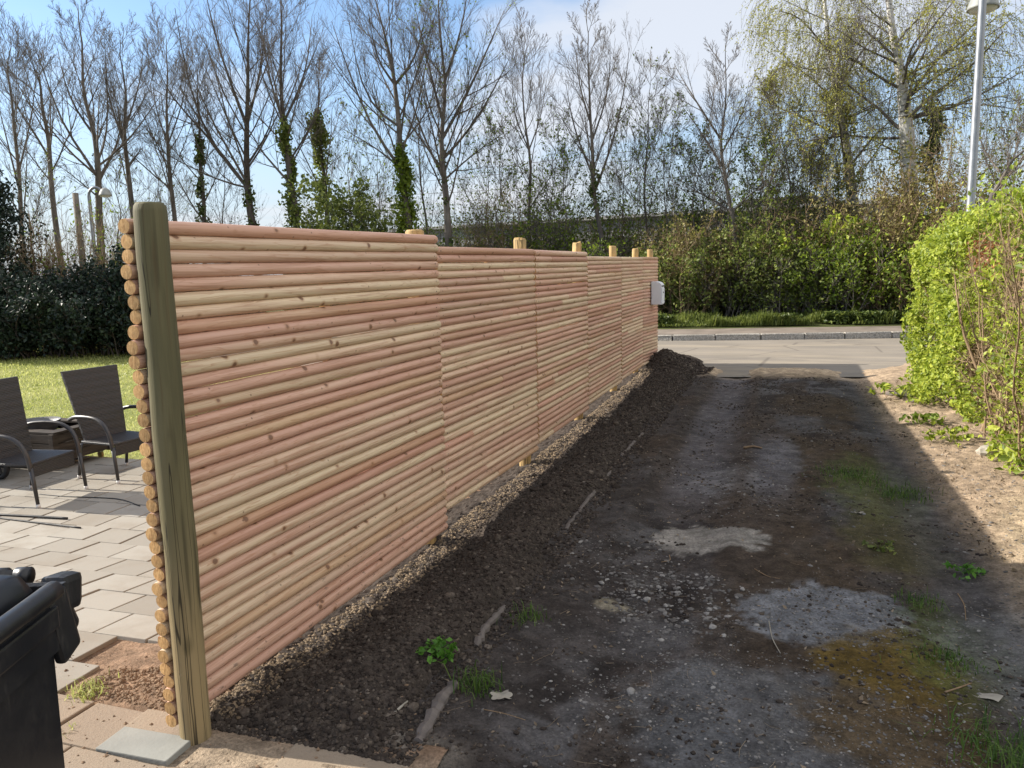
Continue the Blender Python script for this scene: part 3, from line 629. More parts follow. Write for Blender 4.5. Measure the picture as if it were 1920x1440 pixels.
def top_z(x, y):
    z = -9
    for b in BVS:
        h = b.ray_cast(Vector((x, y, 3)), Vector((0, 0, -1)))
        if h[0] is not None: z = max(z, h[0].z)
    return z if z > -9 else -0.3
def tops(XY): return np.array([top_z(x, y) for x, y in XY])
def scatter():
    r = np.random.default_rng(21); a = Acc()
    # clods on the bed: denser near the viewer
    N = 24000
    y = 0.08+(r.random(N)**1.7)*11.6; x = 0.03+0.86*r.random(N)**0.9; x = np.where(r.random(N) < 0.12, x*0.25, x)
    P = np.stack([x, y, tops(np.stack([x, y], 1))], 1); sz = 0.0035+0.009*r.random(N)**2.4+0.0006*y
    big = r.random(N) < 0.012; sz[big] *= 2.4
    lumps(P, sz, a, r, 0.85, 0.16)
    bed = a; a = Acc()
    N = 1700; x = -0.62+0.6*r.random(N); y = 0.12+0.45*r.random(N)*(0.35+0.65*(x+0.65)/0.6); y = 0.57-(0.57-y)*1.0
    P = np.stack([x, y, tops(np.stack([x, y], 1))], 1); lumps(P, 0.003+0.008*r.random(N)**2, a, r, 0.85, 0.16)
    N = 520; x = -1.6+2.5*r.random(N); y = -0.6+1.1*r.random(N); P = np.stack([x, y, tops(np.stack([x, y], 1))], 1); lumps(P, 0.003+0.007*r.random(N)**3, a, r, 0.8, 0.2)
    tag(link('soil_crumbs', a.mesh('soil_crumbs'), MAT['clod_red']), 'reddish sunlit soil crumbs in the patio pit and on the pavers', None, None, 'stuff'); a = Acc()
    N = 7000; y = 0.15+10.3*r.random(N)**1.5; x = -0.03+0.20*r.random(N)**1.2; P = np.stack([x, y, tops(np.stack([x, y], 1))], 1); lumps(P, 0.003+0.007*r.random(N)**2.2+0.0006*y, a, r, 0.85, 0.18); tag(link('lit_strip_crumbs', a.mesh('lit_strip_crumbs'), MAT['clod_lit']), 'soil crumbs coloured paler to brighten the sun strip along the foot of the fence', None, None, 'stuff'); a = bed  # paler crumbs added under the fence to paint the sunlit strip brighter
    N = 900; x = 0.3+0.75*r.random(N); y = 10.3+1.6*r.random(N); P = np.stack([x, y, tops(np.stack([x, y], 1))], 1); lumps(P, 0.012+0.022*r.random(N)**2, a, r, 0.85, 0.2)
    N = 6500; x = 0.9+2.4*r.random(N); y = 0.2+10*r.random(N)**1.4; keep = fbm(x, y, 1.6, 3, 91) > 0.5; x = x[keep]; y = y[keep]; N = len(x)
    P = np.stack([x, y, tops(np.stack([x, y], 1))], 1); lumps(P, 0.004+0.009*r.random(N)**2.5+0.0006*y, a, r, 0.7, 0.2)
    tag(link('soil_clods', a.mesh('soil_clods'), MAT['clod']), 'crumbly brown soil clods', None, None, 'stuff')
    a = Acc()
    def patch(cx, cy, rx, ry, n, s0, s1):
        t = r.random(n)*6.283; q = np.sqrt(r.random(n)); x = cx+rx*q*np.cos(t)+0.1*rx*r.normal(size=n); y = cy+ry*q*np.sin(t)+0.1*ry*r.normal(size=n)
        m = (x > 0.9); x = x[m]; y = y[m]
        P = np.stack([x, y, tops(np.stack([x, y], 1))], 1); lumps(P, s0+s1*r.random(len(x))**2.5, a, r, 0.55, 0.20)
    patch(2.05, 0.75, 0.75, 0.5, 2000, 0.0025, 0.006); patch(2.28, 1.75, 0.38, 0.36, 1200, 0.0025, 0.006); patch(1.55, 1.75, 0.32, 0.45, 700, 0.004, 0.013)
    patch(1.35, 0.95, 0.5, 0.6, 500, 0.003, 0.007); patch(3.05, 1.5, 0.35, 0.7, 900, 0.003, 0.007); patch(1.7, 4.2, 0.5, 1.2, 700, 0.004, 0.008); patch(2.2, 6, 1.2, 3.5, 900, 0.004, 0.010)
    patch(3.4, 3.5, 0.35, 2.5, 700, 0.004, 0.010); patch(1.2, 2.2, 0.35, 0.5, 300, 0.004, 0.012)
    tag(link('gravel', a.mesh('gravel'), MAT['pebble']), 'small grey gravel pressed into the dirt track', None, None, 'stuff')
    # leaf and twig litter
    a = Acc(); N = 1500; x = 0.7+2.9*r.random(N); y = 0.2+9.5*r.random(N)**1.3; P = np.stack([x, y, tops(np.stack([x, y], 1))+0.004], 1)
    leaf_quads(P, 0.010+0.020*r.random(N)**2, a, r, 0, 0.5, normal=np.tile([0, 0, 2.0], (N, 1)))
    N = 2200; x = 3.15+1.3*r.random(N); y = 1.2+9*r.random(N); P = np.stack([x, y, tops(np.stack([x, y], 1))+0.006], 1)
    leaf_quads(P, 0.015+0.03*r.random(N)**2, a, r, 0, 0.4, normal=np.tile([0, 0, 2.0], (N, 1)))
    N = 750; x = 0.85+2.8*r.random(N); y = 0.3+8*r.random(N)**1.4; z = tops(np.stack([x, y], 1))+0.005; th = r.random(N)*3.14; L = 0.008+0.045*r.random(N)**2.5
    d = np.stack([np.cos(th), np.sin(th), 0.1*r.normal(size=N)], 1)*L[:, None]; P0 = np.stack([x, y, z], 1); pts = np.stack([P0-d, P0+0.15*L[:, None]*r.normal(size=(N, 3))*[1, 1, 0.2], P0+d], 1)
    tubes(pts, np.full((N, 3), 0.0008), 3, a)
    tag(link('leaf_litter', a.mesh('leaf_litter'), MAT['dry_leaf']), 'bits of dry leaf and straw on the dirt', None, None, 'stuff')
scatter()

# ------------------------------------------------------------------ the fence
PAN = [[(236, 424), (325, 1347), (813, 449), (833, 985)], [(815, 470), (834, 952), (999, 473), (1007, 839)], [(1000, 474), (1007, 828), (1098, 477), (1098, 766)],
       [(1099, 485), (1100, 757), (1163, 485), (1161, 716)], [(1163, 485), (1161, 712), (1203, 485), (1203, 684)], [(1203, 485), (1203, 684), (1232, 485), (1232, 672)]]
NLOG = [36, 34, 33, 34, 34, 34]
def build_fence():
    r = np.random.default_rng(77)
    root = empty('log_fence', (0, 0, -0.05), 'long new fence of stacked horizontal pinkish wooden poles along the dirt driveway', 'fence')
    inv = Vector((0, 0, 0.05))
    for k, (pq, n) in enumerate(zip(PAN, NLOG)):
        c = [at_x(u, v, 0.0)[1:] for u, v in pq]; a = Acc()
        xo = 0.004 if k == 0 else -0.004*(k % 2)
        dk = 0.05 if k in (1, 2, 3) else 0.0
        y0 = c[0][0]; y1 = c[2][0]
        if k > 0: y0 = y0+0.001
        zt0, zb0, zt1, zb1 = c[0][1], c[1][1], c[2][1], c[3][1]
        p0 = (zt0-zb0)/(n-1); p1 = (zt1-zb1)/(n-1)
        for i in range(n):
            f = i/(n-1)
            za = zb0+(zt0-zb0)*f; zb = zb1+(zt1-zb1)*f
            m = 13 if k == 0 else 9; t = np.linspace(0, 1, m)
            a0 = y0+0.006*r.normal()-(0.012 if k == 0 else 0); b0 = y1+0.006*r.normal()
            if k == 5 and i < 1: a0 = y0
            y = a0+(b0-a0)*t
            wob = 0.0012*np.cumsum(r.normal(size=m))/2; wob -= np.linspace(wob[0], wob[-1], m)
            wx = 0.0022*np.cumsum(r.normal(size=m))/2; wx -= np.linspace(wx[0], wx[-1], m)
            z = za+(zb-za)*t+wob+0.0006*r.normal()
            rad = 0.5*(p0+(p1-p0)*t)*(1.003+0.005*r.normal())
            # a pole is sometimes made of two lengths butted together; ends are rounded
            cuts = [(0.0, 1.0)]
            if k > 0 and r.random() < 0.3: q_ = 0.2+0.6*r.random(); cuts = [(0.0, q_), (q_+0.0012, 1.0)]
            for (ta, tb) in cuts:
                ts = np.concatenate([[ta], t[(t > ta+0.02) & (t < tb-0.02)], [tb]])
                yi, zi, wi, ri = (np.interp(ts, t, q) for q in (y, z, wx, rad))
                e = 0.011; e0 = 0.96 if k == 0 and ta == 0 else 0.80
                yy = np.concatenate([[yi[0], yi[0]+0.003, yi[0]+e], yi[1:-1], [yi[-1]-e, yi[-1]-0.003, yi[-1]]])
                zz = np.concatenate([[zi[0]]*3, zi[1:-1], [zi[-1]]*3]); xx = np.concatenate([[wi[0]]*3, wi[1:-1], [wi[-1]]*3])
                rr = np.concatenate([[ri[0]*e0, ri[0]*(0.5+e0/2), ri[0]], ri[1:-1], [ri[-1], ri[-1]*0.92, ri[-1]*0.80]])
                pts = np.stack([xx+xo, yy, zz], 1); kk = 18 if k == 0 else 14
                tubes(pts, rr, kk, a)
                for e_, sgn in ((0, 1), (-1, -1)):
                    th = np.arange(kk)/kk*2*np.pi; ctr = pts[e_]
                    ring = np.stack([ctr[0]+rr[e_]*np.cos(th), np.full(kk, ctr[1]-0.0006*sgn), ctr[2]+rr[e_]*np.sin(th)], 1)
                    a.add(np.concatenate([[ctr-[0, 0.0015*sgn, 0]], ring]), None, [[0, 1+q, 1+(q+1) % kk] for q in range(kk)], mat=1)
            sc_ = np.array([[np.interp(f_, t, wx)+xo+np.interp(f_, t, rad)*0.985, np.interp(f_, t, y), np.interp(f_, t, z)+0.004*r.normal()] for f_ in (0.022+0.004*r.random(), 0.978-0.004*r.random())])
            lumps(sc_, np.full(2, 0.0032), a, r, 1.0, 0.05, mat=2)
        # battens on the garden side
        o = link('panel', a.mesh('panel', True), [MAT['log'], MAT['end'], MAT['wire']], root); o.location = inv
        for p in o.data.polygons:
            if p.material_index == 1: p.use_smooth = False
        bt = Acc()
        for yb in (y0+0.16, (y0+y1)/2, y1-0.16):
            ff = (yb-y0)/(y1-y0); zb_ = zb0+(zb1-zb0)*ff; zt_ = zt0+(zt1-zt0)*ff
            box(bt, (-0.042+xo, yb, (zb_+zt_)/2), (0.022, 0.06, zt_-zb_-0.02), bev=0.003)
        q = link('batten', bt.mesh('batten'), MAT['post2'], o); 
    # posts
    def post(x, y, ztop, rr, mat, lean=(0, 0), zb=-0.4, cham=0.012, name='post'):
        a = Acc(); zz = np.linspace(zb, ztop-cham, 16); w = np.random.default_rng(int(y*100)+5)
        P = np.stack([x+lean[0]*(zz-ztop)+0.002*w.normal(size=16), y+lean[1]*(zz-ztop)+0.002*w.normal(size=16), zz], 1)
        rad = rr*(1+0.02*np.sin(zz*2.3+y))
        P = np.concatenate([P, [[x, y, ztop-cham*0.35], [x, y, ztop], [x, y, ztop+0.001]]]); rad = np.concatenate([rad, [rr*0.93, rr*0.80, 0.0005]])
        tubes(P, rad, 28, a); o = link(name, a.mesh(name, True), mat, root); o.location = inv; return o
    p = post(0.078, 0.02, 1.815, 0.0525, MAT['post'], zb=-0.4, cham=0.03); p['label'] = 'thick greenish weathered end post standing before the pole ends'
    for (u, v, dia) in ((777, 431, .114), (975, 447, .108), (1081, 455, .104), (1149, 461, .10), (1191, 466, .10), (1219, 468, .10)):
        P = at_x(u, v, -0.105); post(P[0], P[1], P[2], dia/2, MAT['post2'])
build_fence()

# ------------------------------------------------------------------ trees
def grow(par, rad, nch, tr, length, ang, bend, wob, r, m=5, rk=0.6, rmin=0.004, taper=0.25, drop=0.0, flat=None, lenfall=0.6):
    """children on every parent polyline; par (N,n,3)"""
    N, n, _ = par.shape
    t = tr[0]+(tr[1]-tr[0])*((np.arange(nch)[None]+r.random((N, nch)))/nch)
    f = t*(n-1); i = np.clip(f.astype(int), 0, n-2); w = (f-i)[..., None]
    idx = np.arange(N)[:, None]
    p = par[idx, i]*(1-w)+par[idx, i+1]*w; tg = par[idx, i+1]-par[idx, i]; tg /= np.linalg.norm(tg, axis=2, keepdims=True)+1e-9
    pr = rad[idx, i]*(1-w[..., 0])+rad[idx, i+1]*w[..., 0]
    plen = np.sum(np.linalg.norm(np.diff(par, axis=1), axis=2), 1)[:, None]
    p = p.reshape(-1, 3); tg = tg.reshape(-1, 3); pr = pr.reshape(-1); K = len(p)
    az = (np.arange(nch)[None]*2.399+r.random((N, 1))*6.283+0.7*r.normal(size=(N, nch))).reshape(-1)
    ref = np.where(np.abs(tg[:, 2:3]) > 0.9, np.array([[1.0, 0, 0]]), np.array([[0, 0, 1.0]]))
    a = np.cross(tg, ref); a /= np.linalg.norm(a, axis=1, keepdims=True)+1e-9; b = np.cross(tg, a)
    ph = (ang+0.22*ang*r.normal(size=K))[:, None]
    d = tg*np.cos(ph)+(a*np.cos(az)[:, None]+b*np.sin(az)[:, None])*np.sin(ph)
    tt = (t.reshape(-1)-tr[0])/(tr[1]-tr[0]+1e-9)
    L = (length*plen*np.ones((N, nch))).reshape(-1)*(1-lenfall*tt)*(0.7+0.6*r.random(K)) if length > 0 else (-length)*(1-lenfall*tt)*(0.7+0.6*r.random(K))
    pts = [p]; cur = d
    for s in range(m-1):
        cur = cur+np.array([0, 0, bend/(m-1)])+wob*r.normal(size=(K, 3)); cur /= np.linalg.norm(cur, axis=1, keepdims=True)
        pts.append(pts[-1]+cur*(L/(m-1))[:, None])
    P = np.stack(pts, 1); r0 = np.maximum(rmin, np.minimum(pr*rk*(0.8+0.4*r.random(K)), 0.03*L+rmin))
    Rr = r0[:, None]*(1-(1-taper)*np.linspace(0, 1, m)[None]); Rr = np.maximum(Rr, rmin*0.7)
    if drop: k = r.random(K) > drop; P = P[k]; Rr = Rr[k]
    return P, Rr
def smooth_line(P, n):
    P = np.asarray(P, float); s = np.linspace(0, len(P)-1, n); k = np.arange(len(P))
    Q = np.stack([np.interp(s, k, P[:, i]) for i in range(3)], 1)
    for _ in range(2): Q[1:-1] = (Q[:-2]+2*Q[1:-1]+Q[2:])/4
    return Q
TWIG = 0.0042
def bare_tree(name, label, path, D, r0, seed, limbs=(), nl=16, spread=0.62, L1=0.42, bole=0.3, dens=1.0, ivy=0, ivy_r=0.35, leaves=0, leafmat='leaf_mid', ivymat='ivy', bark='bark_grey', cat='tree', group='leafless trees beyond the road', depth=1.0):
    r = np.random.default_rng(seed); r0 = r0*0.66
    base = at_dist(path[0][0], path[0][1], D); base[2] = 0.0
    P = [base]+[at_dist(u, v, D+0.25*depth*r.normal()) for u, v in path[1:]]
    root = empty(name, tuple(base), label, cat, group)
    loc = -base
    T = smooth_line(np.array(P)+loc, 16)[None]; nz = r.normal(size=(16, 3))
    for _ in range(3): nz[1:-1] = (nz[:-2]+nz[1:-1]*2+nz[2:])/4
    T[0, 1:-1] += 0.16*nz[1:-1]*[1, 1, 0.2]
    TR = (r0*(1-0.93*np.linspace(0, 1, 16)**0.85))[None]
    tr = Acc(); tubes(T, TR, 9, tr)
    H = T[0, -1, 2]
    ll, lr = [], []
    for pl, rr in limbs:
        q = np.array([at_dist(u, v, D+depth*(0.15+1.6*i/len(pl))*r.normal()*0.6) for i, (u, v) in enumerate(pl)])+loc
        j = np.argmin(np.abs(T[0, :, 2]-q[0, 2])); q[0] = T[0, j]
        ll.append(smooth_line(q, 7)); lr.append(0.55*rr*(1-0.85*np.linspace(0, 1, 7)))
    A, AR = grow(T, TR, int(nl*1.25), (bole*0.75, 0.99), L1, spread, 0.42, 0.045, r, m=7, rk=0.38, rmin=0.009, lenfall=0.72)
    if ll: 
        A = np.concatenate([A, np.array(ll)]); AR = np.concatenate([AR, np.array(lr)])
        tubes(np.array(ll), np.array(lr), 6, tr)
    cr = Acc(); tubes(A, AR, 5, cr)
    B, BR = grow(A, AR, int(8*dens), (0.15, 1.0), 0.42, 0.58, 0.40, 0.045, r, m=5, rk=0.5, rmin=0.006, lenfall=0.55)
    tubes(B, BR, 4, cr)
    C, CRr = grow(B, BR, int(6*dens), (0.15, 1.0), 0.50, 0.56, 0.30, 0.05, r, m=4, rk=0.6, rmin=TWIG, lenfall=0.4)
    tubes(C, CRr, 3, cr)
    E, ER = grow(C, CRr, 4, (0.2, 1.0), 0.55, 0.5, 0.25, 0.05, r, m=3, rk=0.75, rmin=TWIG*0.8, lenfall=0.3)
    tubes(E, ER, 3, cr)
    link('trunk', tr.mesh('trunk', True), MAT[bark], root); link('crown', cr.mesh('crown', True), MAT['twig_grey'], root)
    if ivy:
        n = int(ivy[1]*0.75); K = int(22+n/110); sk = r.random(K)**1.15*ivy[0]; wk = ivy_r*(1.15-0.85*(sk/ivy[0])**0.7); tk = r.random(K)*6.283; fk = sk*15; ik = fk.astype(int); vk = (fk-ik)[:, None]
        ck = T[0, ik]*(1-vk)+T[0, np.minimum(ik+1, 15)]*vk+np.stack([wk*0.55*np.cos(tk), wk*0.55*np.sin(tk), 0*tk], 1)
        sg = (0.10+0.22*r.random(K)**1.6)*np.clip(wk/0.5, 0.5, 1.3); j = r.integers(0, K, n); c = ck[j]+sg[j][:, None]*r.normal(size=(n, 3))*[0.8, 0.8, 1.5]; c = c[c[:, 2] > 0.05]
        la = Acc(); leaf_quads(c, np.full(len(c), 0.115), la, r, -0.4, 0.8)
        link('ivy', la.mesh('ivy'), MAT[ivymat], root)
    if leaves:
        e = np.concatenate([C[:, -1], E[:, -1], E[:, 1]]); e = e[r.random(len(e)) < leaves]; e = e+0.05*r.normal(size=e.shape)
        la = Acc(); leaf_quads(e, np.full(len(e), 0.09), la, r); link('foliage', la.mesh('foliage'), MAT[leafmat], root)
    return root

def build_trees():
    bt = bare_tree
    bt('bare_tree', 'tall leafless tree at the left edge of the photo, next to the dark conifer', [(44, 560), (40, 420), (30, 250), (22, 150), (20, 68)], 33, .17, 1, [([(38, 350), (10, 250), (-15, 150)], .07), ([(36, 330), (60, 220), (70, 120)], .07)], nl=15, L1=.34)
    bt('bare_tree', 'slim leafless tree just left of the cut wooden pole', [(112, 560), (95, 330), (82, 220), (72, 150), (62, 128)], 35, .2, 2, [([(92, 300), (60, 240), (20, 180)], .06)], nl=16, L1=.34)
    bt('bare_tree', 'leafless tree rising behind the far street lamp, trunk forked in long side limbs', [(195, 560), (186, 400), (178, 300), (172, 235), (160, 120), (146, 8)], 30, .24, 3,
       [([(188, 345), (150, 275), (112, 235), (90, 150), (68, 95)], .10), ([(174, 245), (140, 205), (118, 150), (108, 90)], .08), ([(190, 350), (222, 270), (232, 200)], .08), ([(182, 320), (205, 250), (200, 160), (196, 70)], .08), ([(188, 370), (150, 340), (110, 310)], .06)], nl=15, L1=.3, bole=.4)
    bt('bare_tree', 'leafless tree with a broken side stub, right of the lamp', [(264, 560), (254, 400), (240, 255), (238, 180), (226, 74)], 31, .2, 4, [([(255, 310), (268, 275)], .09), ([(242, 270), (205, 190), (190, 110)], .08), ([(240, 240), (265, 150), (268, 90)], .07)], nl=15, L1=.32, bole=.4)
    bt('bare_tree', 'thin leafless tree with dense upright twigs above the near fence post', [(336, 560), (328, 390), (318, 250), (316, 150), (312, 72)], 32, .17, 5, [([(322, 280), (345, 190), (352, 110)], .06), ([(320, 290), (290, 200), (285, 130)], .06)], nl=18, L1=.34, dens=1.15)
    bt('ivy_clad_tree', 'narrow leafless tree whose dark trunk is wrapped in ivy low down, over the first panel', [(380, 560), (376, 390), (372, 270), (366, 190), (372, 120)], 30, .15, 6, nl=14, L1=.3, ivy=(.55, 2600), ivy_r=.38, bark='bark_dark')
    bt('bare_tree', 'big dark leafless tree with limbs fanning far to the left over the first panel', [(486, 560), (480, 400), (470, 250), (462, 130), (455, -60)], 29, .27, 7,
       [([(478, 350), (420, 300), (372, 235), (345, 130), (328, 15)], .12), ([(476, 335), (400, 262), (350, 215), (305, 170), (290, 110)], .10), ([(470, 250), (430, 150), (400, 60), (385, -20)], .11), ([(474, 320), (510, 240), (520, 150)], .08), ([(470, 230), (490, 130), (500, 20)], .09), ([(480, 370), (410, 340), (330, 300), (270, 265)], .07)], nl=16, L1=.34, bole=.42, dens=1.1, ivy=(.36, 1500), ivy_r=.35, bark='bark_dark')
    bt('ivy_clad_tree', 'tall dark tree with bright ivy halfway up its trunk, left of the cone of ivy', [(556, 560), (550, 400), (540, 240), (532, 130), (528, -40)], 28, .25, 8, [([(540, 235), (505, 150), (490, 50)], .09), ([(538, 220), (575, 140), (585, 30)], .09), ([(545, 300), (590, 230), (600, 150)], .07)], nl=17, L1=.32, bole=.45, dens=1.1, ivy=(.52, 6000), ivy_r=.5, ivymat='leaf_mid', bark='bark_dark')
    bt('ivy_clad_tree', 'smaller tree turned into a dark cone of ivy beside the glossy green bush', [(610, 560), (606, 400), (602, 260), (600, 180), (596, 110)], 30, .17, 9, nl=14, L1=.32, ivy=(.66, 5200), ivy_r=.75, ivymat='leaf_mid', bark='bark_dark')
    bt('ivy_clad_tree', 'leaning tree with a thick bright green ivy column, wide bare crown above the second post', [(784, 560), (772, 420), (757, 315), (748, 220), (738, 120), (712, 60), (690, -40)], 27, .25, 10,
       [([(757, 300), (700, 255), (672, 180), (640, 100), (622, 40)], .10), ([(750, 255), (690, 200), (665, 110), (655, 40)], .08), ([(748, 180), (780, 110), (800, 20)], .10), ([(745, 170), (705, 110), (690, 20)], .08), ([(762, 320), (710, 280), (640, 240)], .08), ([(757, 290), (810, 200), (820, 130)], .07)], nl=14, L1=.36, bole=.42, dens=1.15, ivy=(.42, 6500), ivy_r=.62, ivymat='leaf_fresh')
    bt('bare_tree', 'tallest straight leafless tree over the second post, crown spreading right', [(840, 560), (836, 420), (834, 280), (832, 150), (826, -70)], 27, .26, 11,
       [([(834, 330), (790, 250), (765, 170), (750, 80)], .09), ([(834, 260), (880, 170), (915, 90), (945, 20)], .11), ([(836, 315), (890, 235), (930, 160), (955, 110)], .10), ([(832, 210), (800, 110), (775, 0)], .09), ([(832, 150), (865, 60), (880, -40)], .09), ([(834, 340), (885, 290), (950, 245)], .07)], nl=18, L1=.34, bole=.4, dens=1.2, ivy=(.5, 900), ivy_r=.24, leaves=.05, leafmat='leaf_fresh')
    bt('bare_tree', 'thin pole-like bare tree between the ivy column and the tallest tree', [(810, 560), (796, 400), (786, 260), (782, 120)], 29, .09, 12, nl=14, L1=.3)
    bt('bare_tree', 'slender bare tree standing alone above the third post', [(994, 560), (990, 400), (986, 260), (984, 160), (982, 62)], 27, .12, 13, [([(988, 290), (960, 210), (962, 110)], .05), ([(989, 300), (1015, 220), (1028, 130)], .05)], nl=14, L1=.32, bole=.35)
    bt('bare_tree', 'upright bare tree with ascending boughs above the fourth post', [(1118, 560), (1114, 400), (1110, 280), (1106, 160), (1098, 30)], 25, .155, 14, [([(1112, 330), (1075, 240), (1060, 150)], .07), ([(1113, 350), (1150, 270), (1172, 170), (1180, 90)], .08), ([(1108, 250), (1085, 160), (1080, 90)], .06), ([(1110, 260), (1140, 180), (1145, 100)], .06)], nl=16, L1=.3, bole=.4, dens=1.05, ivy=(.72, 500), ivy_r=.22)
    bt('bare_tree', 'spindly bare tree above the last fence posts', [(1208, 560), (1207, 400), (1210, 260), (1216, 122)], 26, .085, 15, nl=15, L1=.34, leaves=.03)
    bt('bare_tree', 'bare tree with wide low limbs just left of the birches, across the road', [(1384, 560), (1372, 430), (1358, 330), (1356, 230), (1360, 80)], 24, .15, 16, [([(1360, 270), (1318, 210), (1280, 150), (1264, 120)], .06), ([(1358, 310), (1310, 240), (1272, 190)], .06), ([(1360, 290), (1395, 210), (1405, 150)], .05), ([(1366, 390), (1330, 370), (1285, 350)], .07), ([(1368, 400), (1410, 360), (1440, 345)], .06)], nl=14, L1=.28, bole=.42)
    bt('bare_tree', 'thin grey sapling with a small crooked top in front of the grey building', [(1482, 560), (1476, 400), (1470, 260), (1455, 160)], 25, .06, 17, nl=13, L1=.36, leaves=.12, leafmat='leaf_birch')
    bt('bare_tree', 'very thin crooked sapling hard by the left birch trunk', [(1580, 560), (1572, 420), (1565, 280), (1570, 170)], 26, .05, 18, nl=10, L1=.3)
    # saplings between the tall trees
    spots = [(655, 31, 205), (700, 30, 225), (905, 28, 225), (940, 27, 255), (1040, 27, 235), (1065, 26, 280), (1165, 26, 235), (1250, 25, 225), (1295, 24.5, 265), (1325, 25, 280), (1415, 25, 260), (1440, 24, 285), (420, 30, 225), (300, 32, 260), (225, 31, 300), (60, 31, 330), (1510, 26, 290), (1545, 25.5, 280)]
    names = ['behind the dark cone of ivy', 'left of the bright ivy column', 'just right of the tallest tree', 'second right of the tallest tree', 'between the third and fourth posts', 'left of the fourth post tree', 'right of the fourth post tree', 'right of the last fence post', 'left of the wide limbed tree', 'touching the wide limbed tree', 'right of the wide limbed tree', 'before the dark roof block', 'under the fanning limbs', 'right of the broken stub tree', 'behind the far lamp head', 'beside the dark conifer', 'under the left birch', 'against the left birch trunk']
    for i, ((u, D, v), w) in enumerate(zip(spots, names)):
        du = rng.normal()*12
        bt('sapling', 'thin bare sapling '+w, [(u, 565), (u+du*.3, 440), (u+du*.5, (440+v)/2), (u+du, v)], D, .055, 40+i, nl=13, L1=.42, bole=.22, spread=.72, dens=0.85, leaves=.10 if u > 640 else .03, leafmat='leaf_fresh' if u > 640 else 'leaf_mid', bark='bark_grey', group='thin saplings beyond the road')
build_trees()

def birch(name, label, path, D, r0, seed, limbs, nl=14, L1=.42):
    r = np.random.default_rng(seed); base = at_dist(*path[0], D); base[2] = 0.1
    root = empty(name, tuple(base), label, 'tree', 'weeping birches across the road'); loc = -base
    T = smooth_line(np.array([base]+[at_dist(u, v, D) for u, v in path[1:]])+loc, 16)[None]; TR = (r0*(1-0.8*np.linspace(0, 1, 16)))[None]
    tr = Acc(); tubes(T, TR, 10, tr); link('trunk', tr.mesh('trunk', True), MAT['birch'], root)
    ll = []; lr = []
    for pl, rr in limbs:
        q = np.array([at_dist(u, v, D+1.3*i*r.normal()*0.5) for i, (u, v) in enumerate(pl)])+loc; j = np.argmin(np.abs(T[0, :, 2]-q[0, 2])); q[0] = T[0, j]
        ll.append(smooth_line(q, 7)); lr.append(0.6*rr*(1-0.8*np.linspace(0, 1, 7)))
    A, AR = grow(T, TR, nl, (0.32, 1.0), L1, 0.95, 0.15, 0.10, r, m=7, rk=0.30, rmin=0.012, lenfall=0.55)
    if ll: A = np.concatenate([A, np.array(ll)]); AR = np.concatenate([AR, np.array(lr)])
    cr = Acc(); tubes(A, AR, 5, cr)
    B, BR = grow(A, AR, 8, (0.2, 1.0), 0.42, 0.75, -0.25, 0.12, r, m=5, rk=0.55, rmin=0.008, lenfall=0.5); tubes(B, BR, 3, cr)
    C, CRr = grow(B, BR, 8, (0.2, 1.0), -1.5, 0.8, -2.6, 0.10, r, m=6, rk=0.5, rmin=0.0045, lenfall=0.2); tubes(C, CRr, 3, cr)
    E, ER = grow(C[::2], CRr[::2], 2, (0.2, 0.9), -0.7, 0.6, -2.0, 0.10, r, m=4, rk=0.8, rmin=0.0042, lenfall=0.2); tubes(E, ER, 3, cr)
    link('crown', cr.mesh('crown', True), MAT['bark_grey'], root)
    clump = fbm(C[:, -1, 0]*1.0+50, C[:, -1, 2]*1.0+C[:, -1, 1], 0.8, 3, seed)
    keep = clump > 0.42
    Ck = C[keep]; pts = []
    for _ in range(24):
        t = r.random(len(Ck))*(Ck.shape[1]-1.001); i = t.astype(int); w = (t-i)[:, None]; k = np.arange(len(Ck)); pts.append(Ck[k, i]*(1-w)+Ck[k, i+1]*w)
    for _ in range(2):
        pts.append(E[:, r.integers(1, 4)])
    p = np.concatenate(pts); p = p+0.035*r.normal(size=p.shape); la = Acc(); leaf_quads(p, np.full(len(p), 0.052), la, r, -0.5, 0.6)
    link('foliage', la.mesh('foliage'), MAT['leaf_birch'], root)
    n = 2600; s = (r.random(n))*0.75; f = s*15; i = f.astype(int); w = (f-i)[:, None]; c = T[0, i]*(1-w)+T[0, i+1]*w; th = r.random(n)*6.283; g = fbm(s*14, np.zeros(n), 1, 2, seed)
    m = g > 0.56; q = 0.32*(0.5+r.random(n)); c = (c+np.stack([q*np.cos(th), q*np.sin(th), 0.1*r.normal(size=n)], 1))[m]; la = Acc(); leaf_quads(c, np.full(len(c), 0.11), la, r); link('ivy', la.mesh('ivy'), MAT['leaf_birch'], root)
    return root
birch('birch_tree', 'left weeping birch with a pale slanted trunk and yellow green catkins', [(1612, 560), (1600, 380), (1588, 280), (1572, 200), (1556, 110), (1540, -60)], 26, .2, 101,
      [([(1585, 265), (1530, 262), (1480, 272)], .07), ([(1570, 165), (1620, 90), (1660, 40)], .07), ([(1590, 300), (1650, 240), (1690, 215)], .07), ([(1575, 190), (1520, 140), (1470, 110), (1440, 150)], .06), ([(1560, 100), (1500, 30), (1460, 20)], .06), ([(1580, 240), (1640, 200), (1690, 170)], .05)], nl=12, L1=.3)
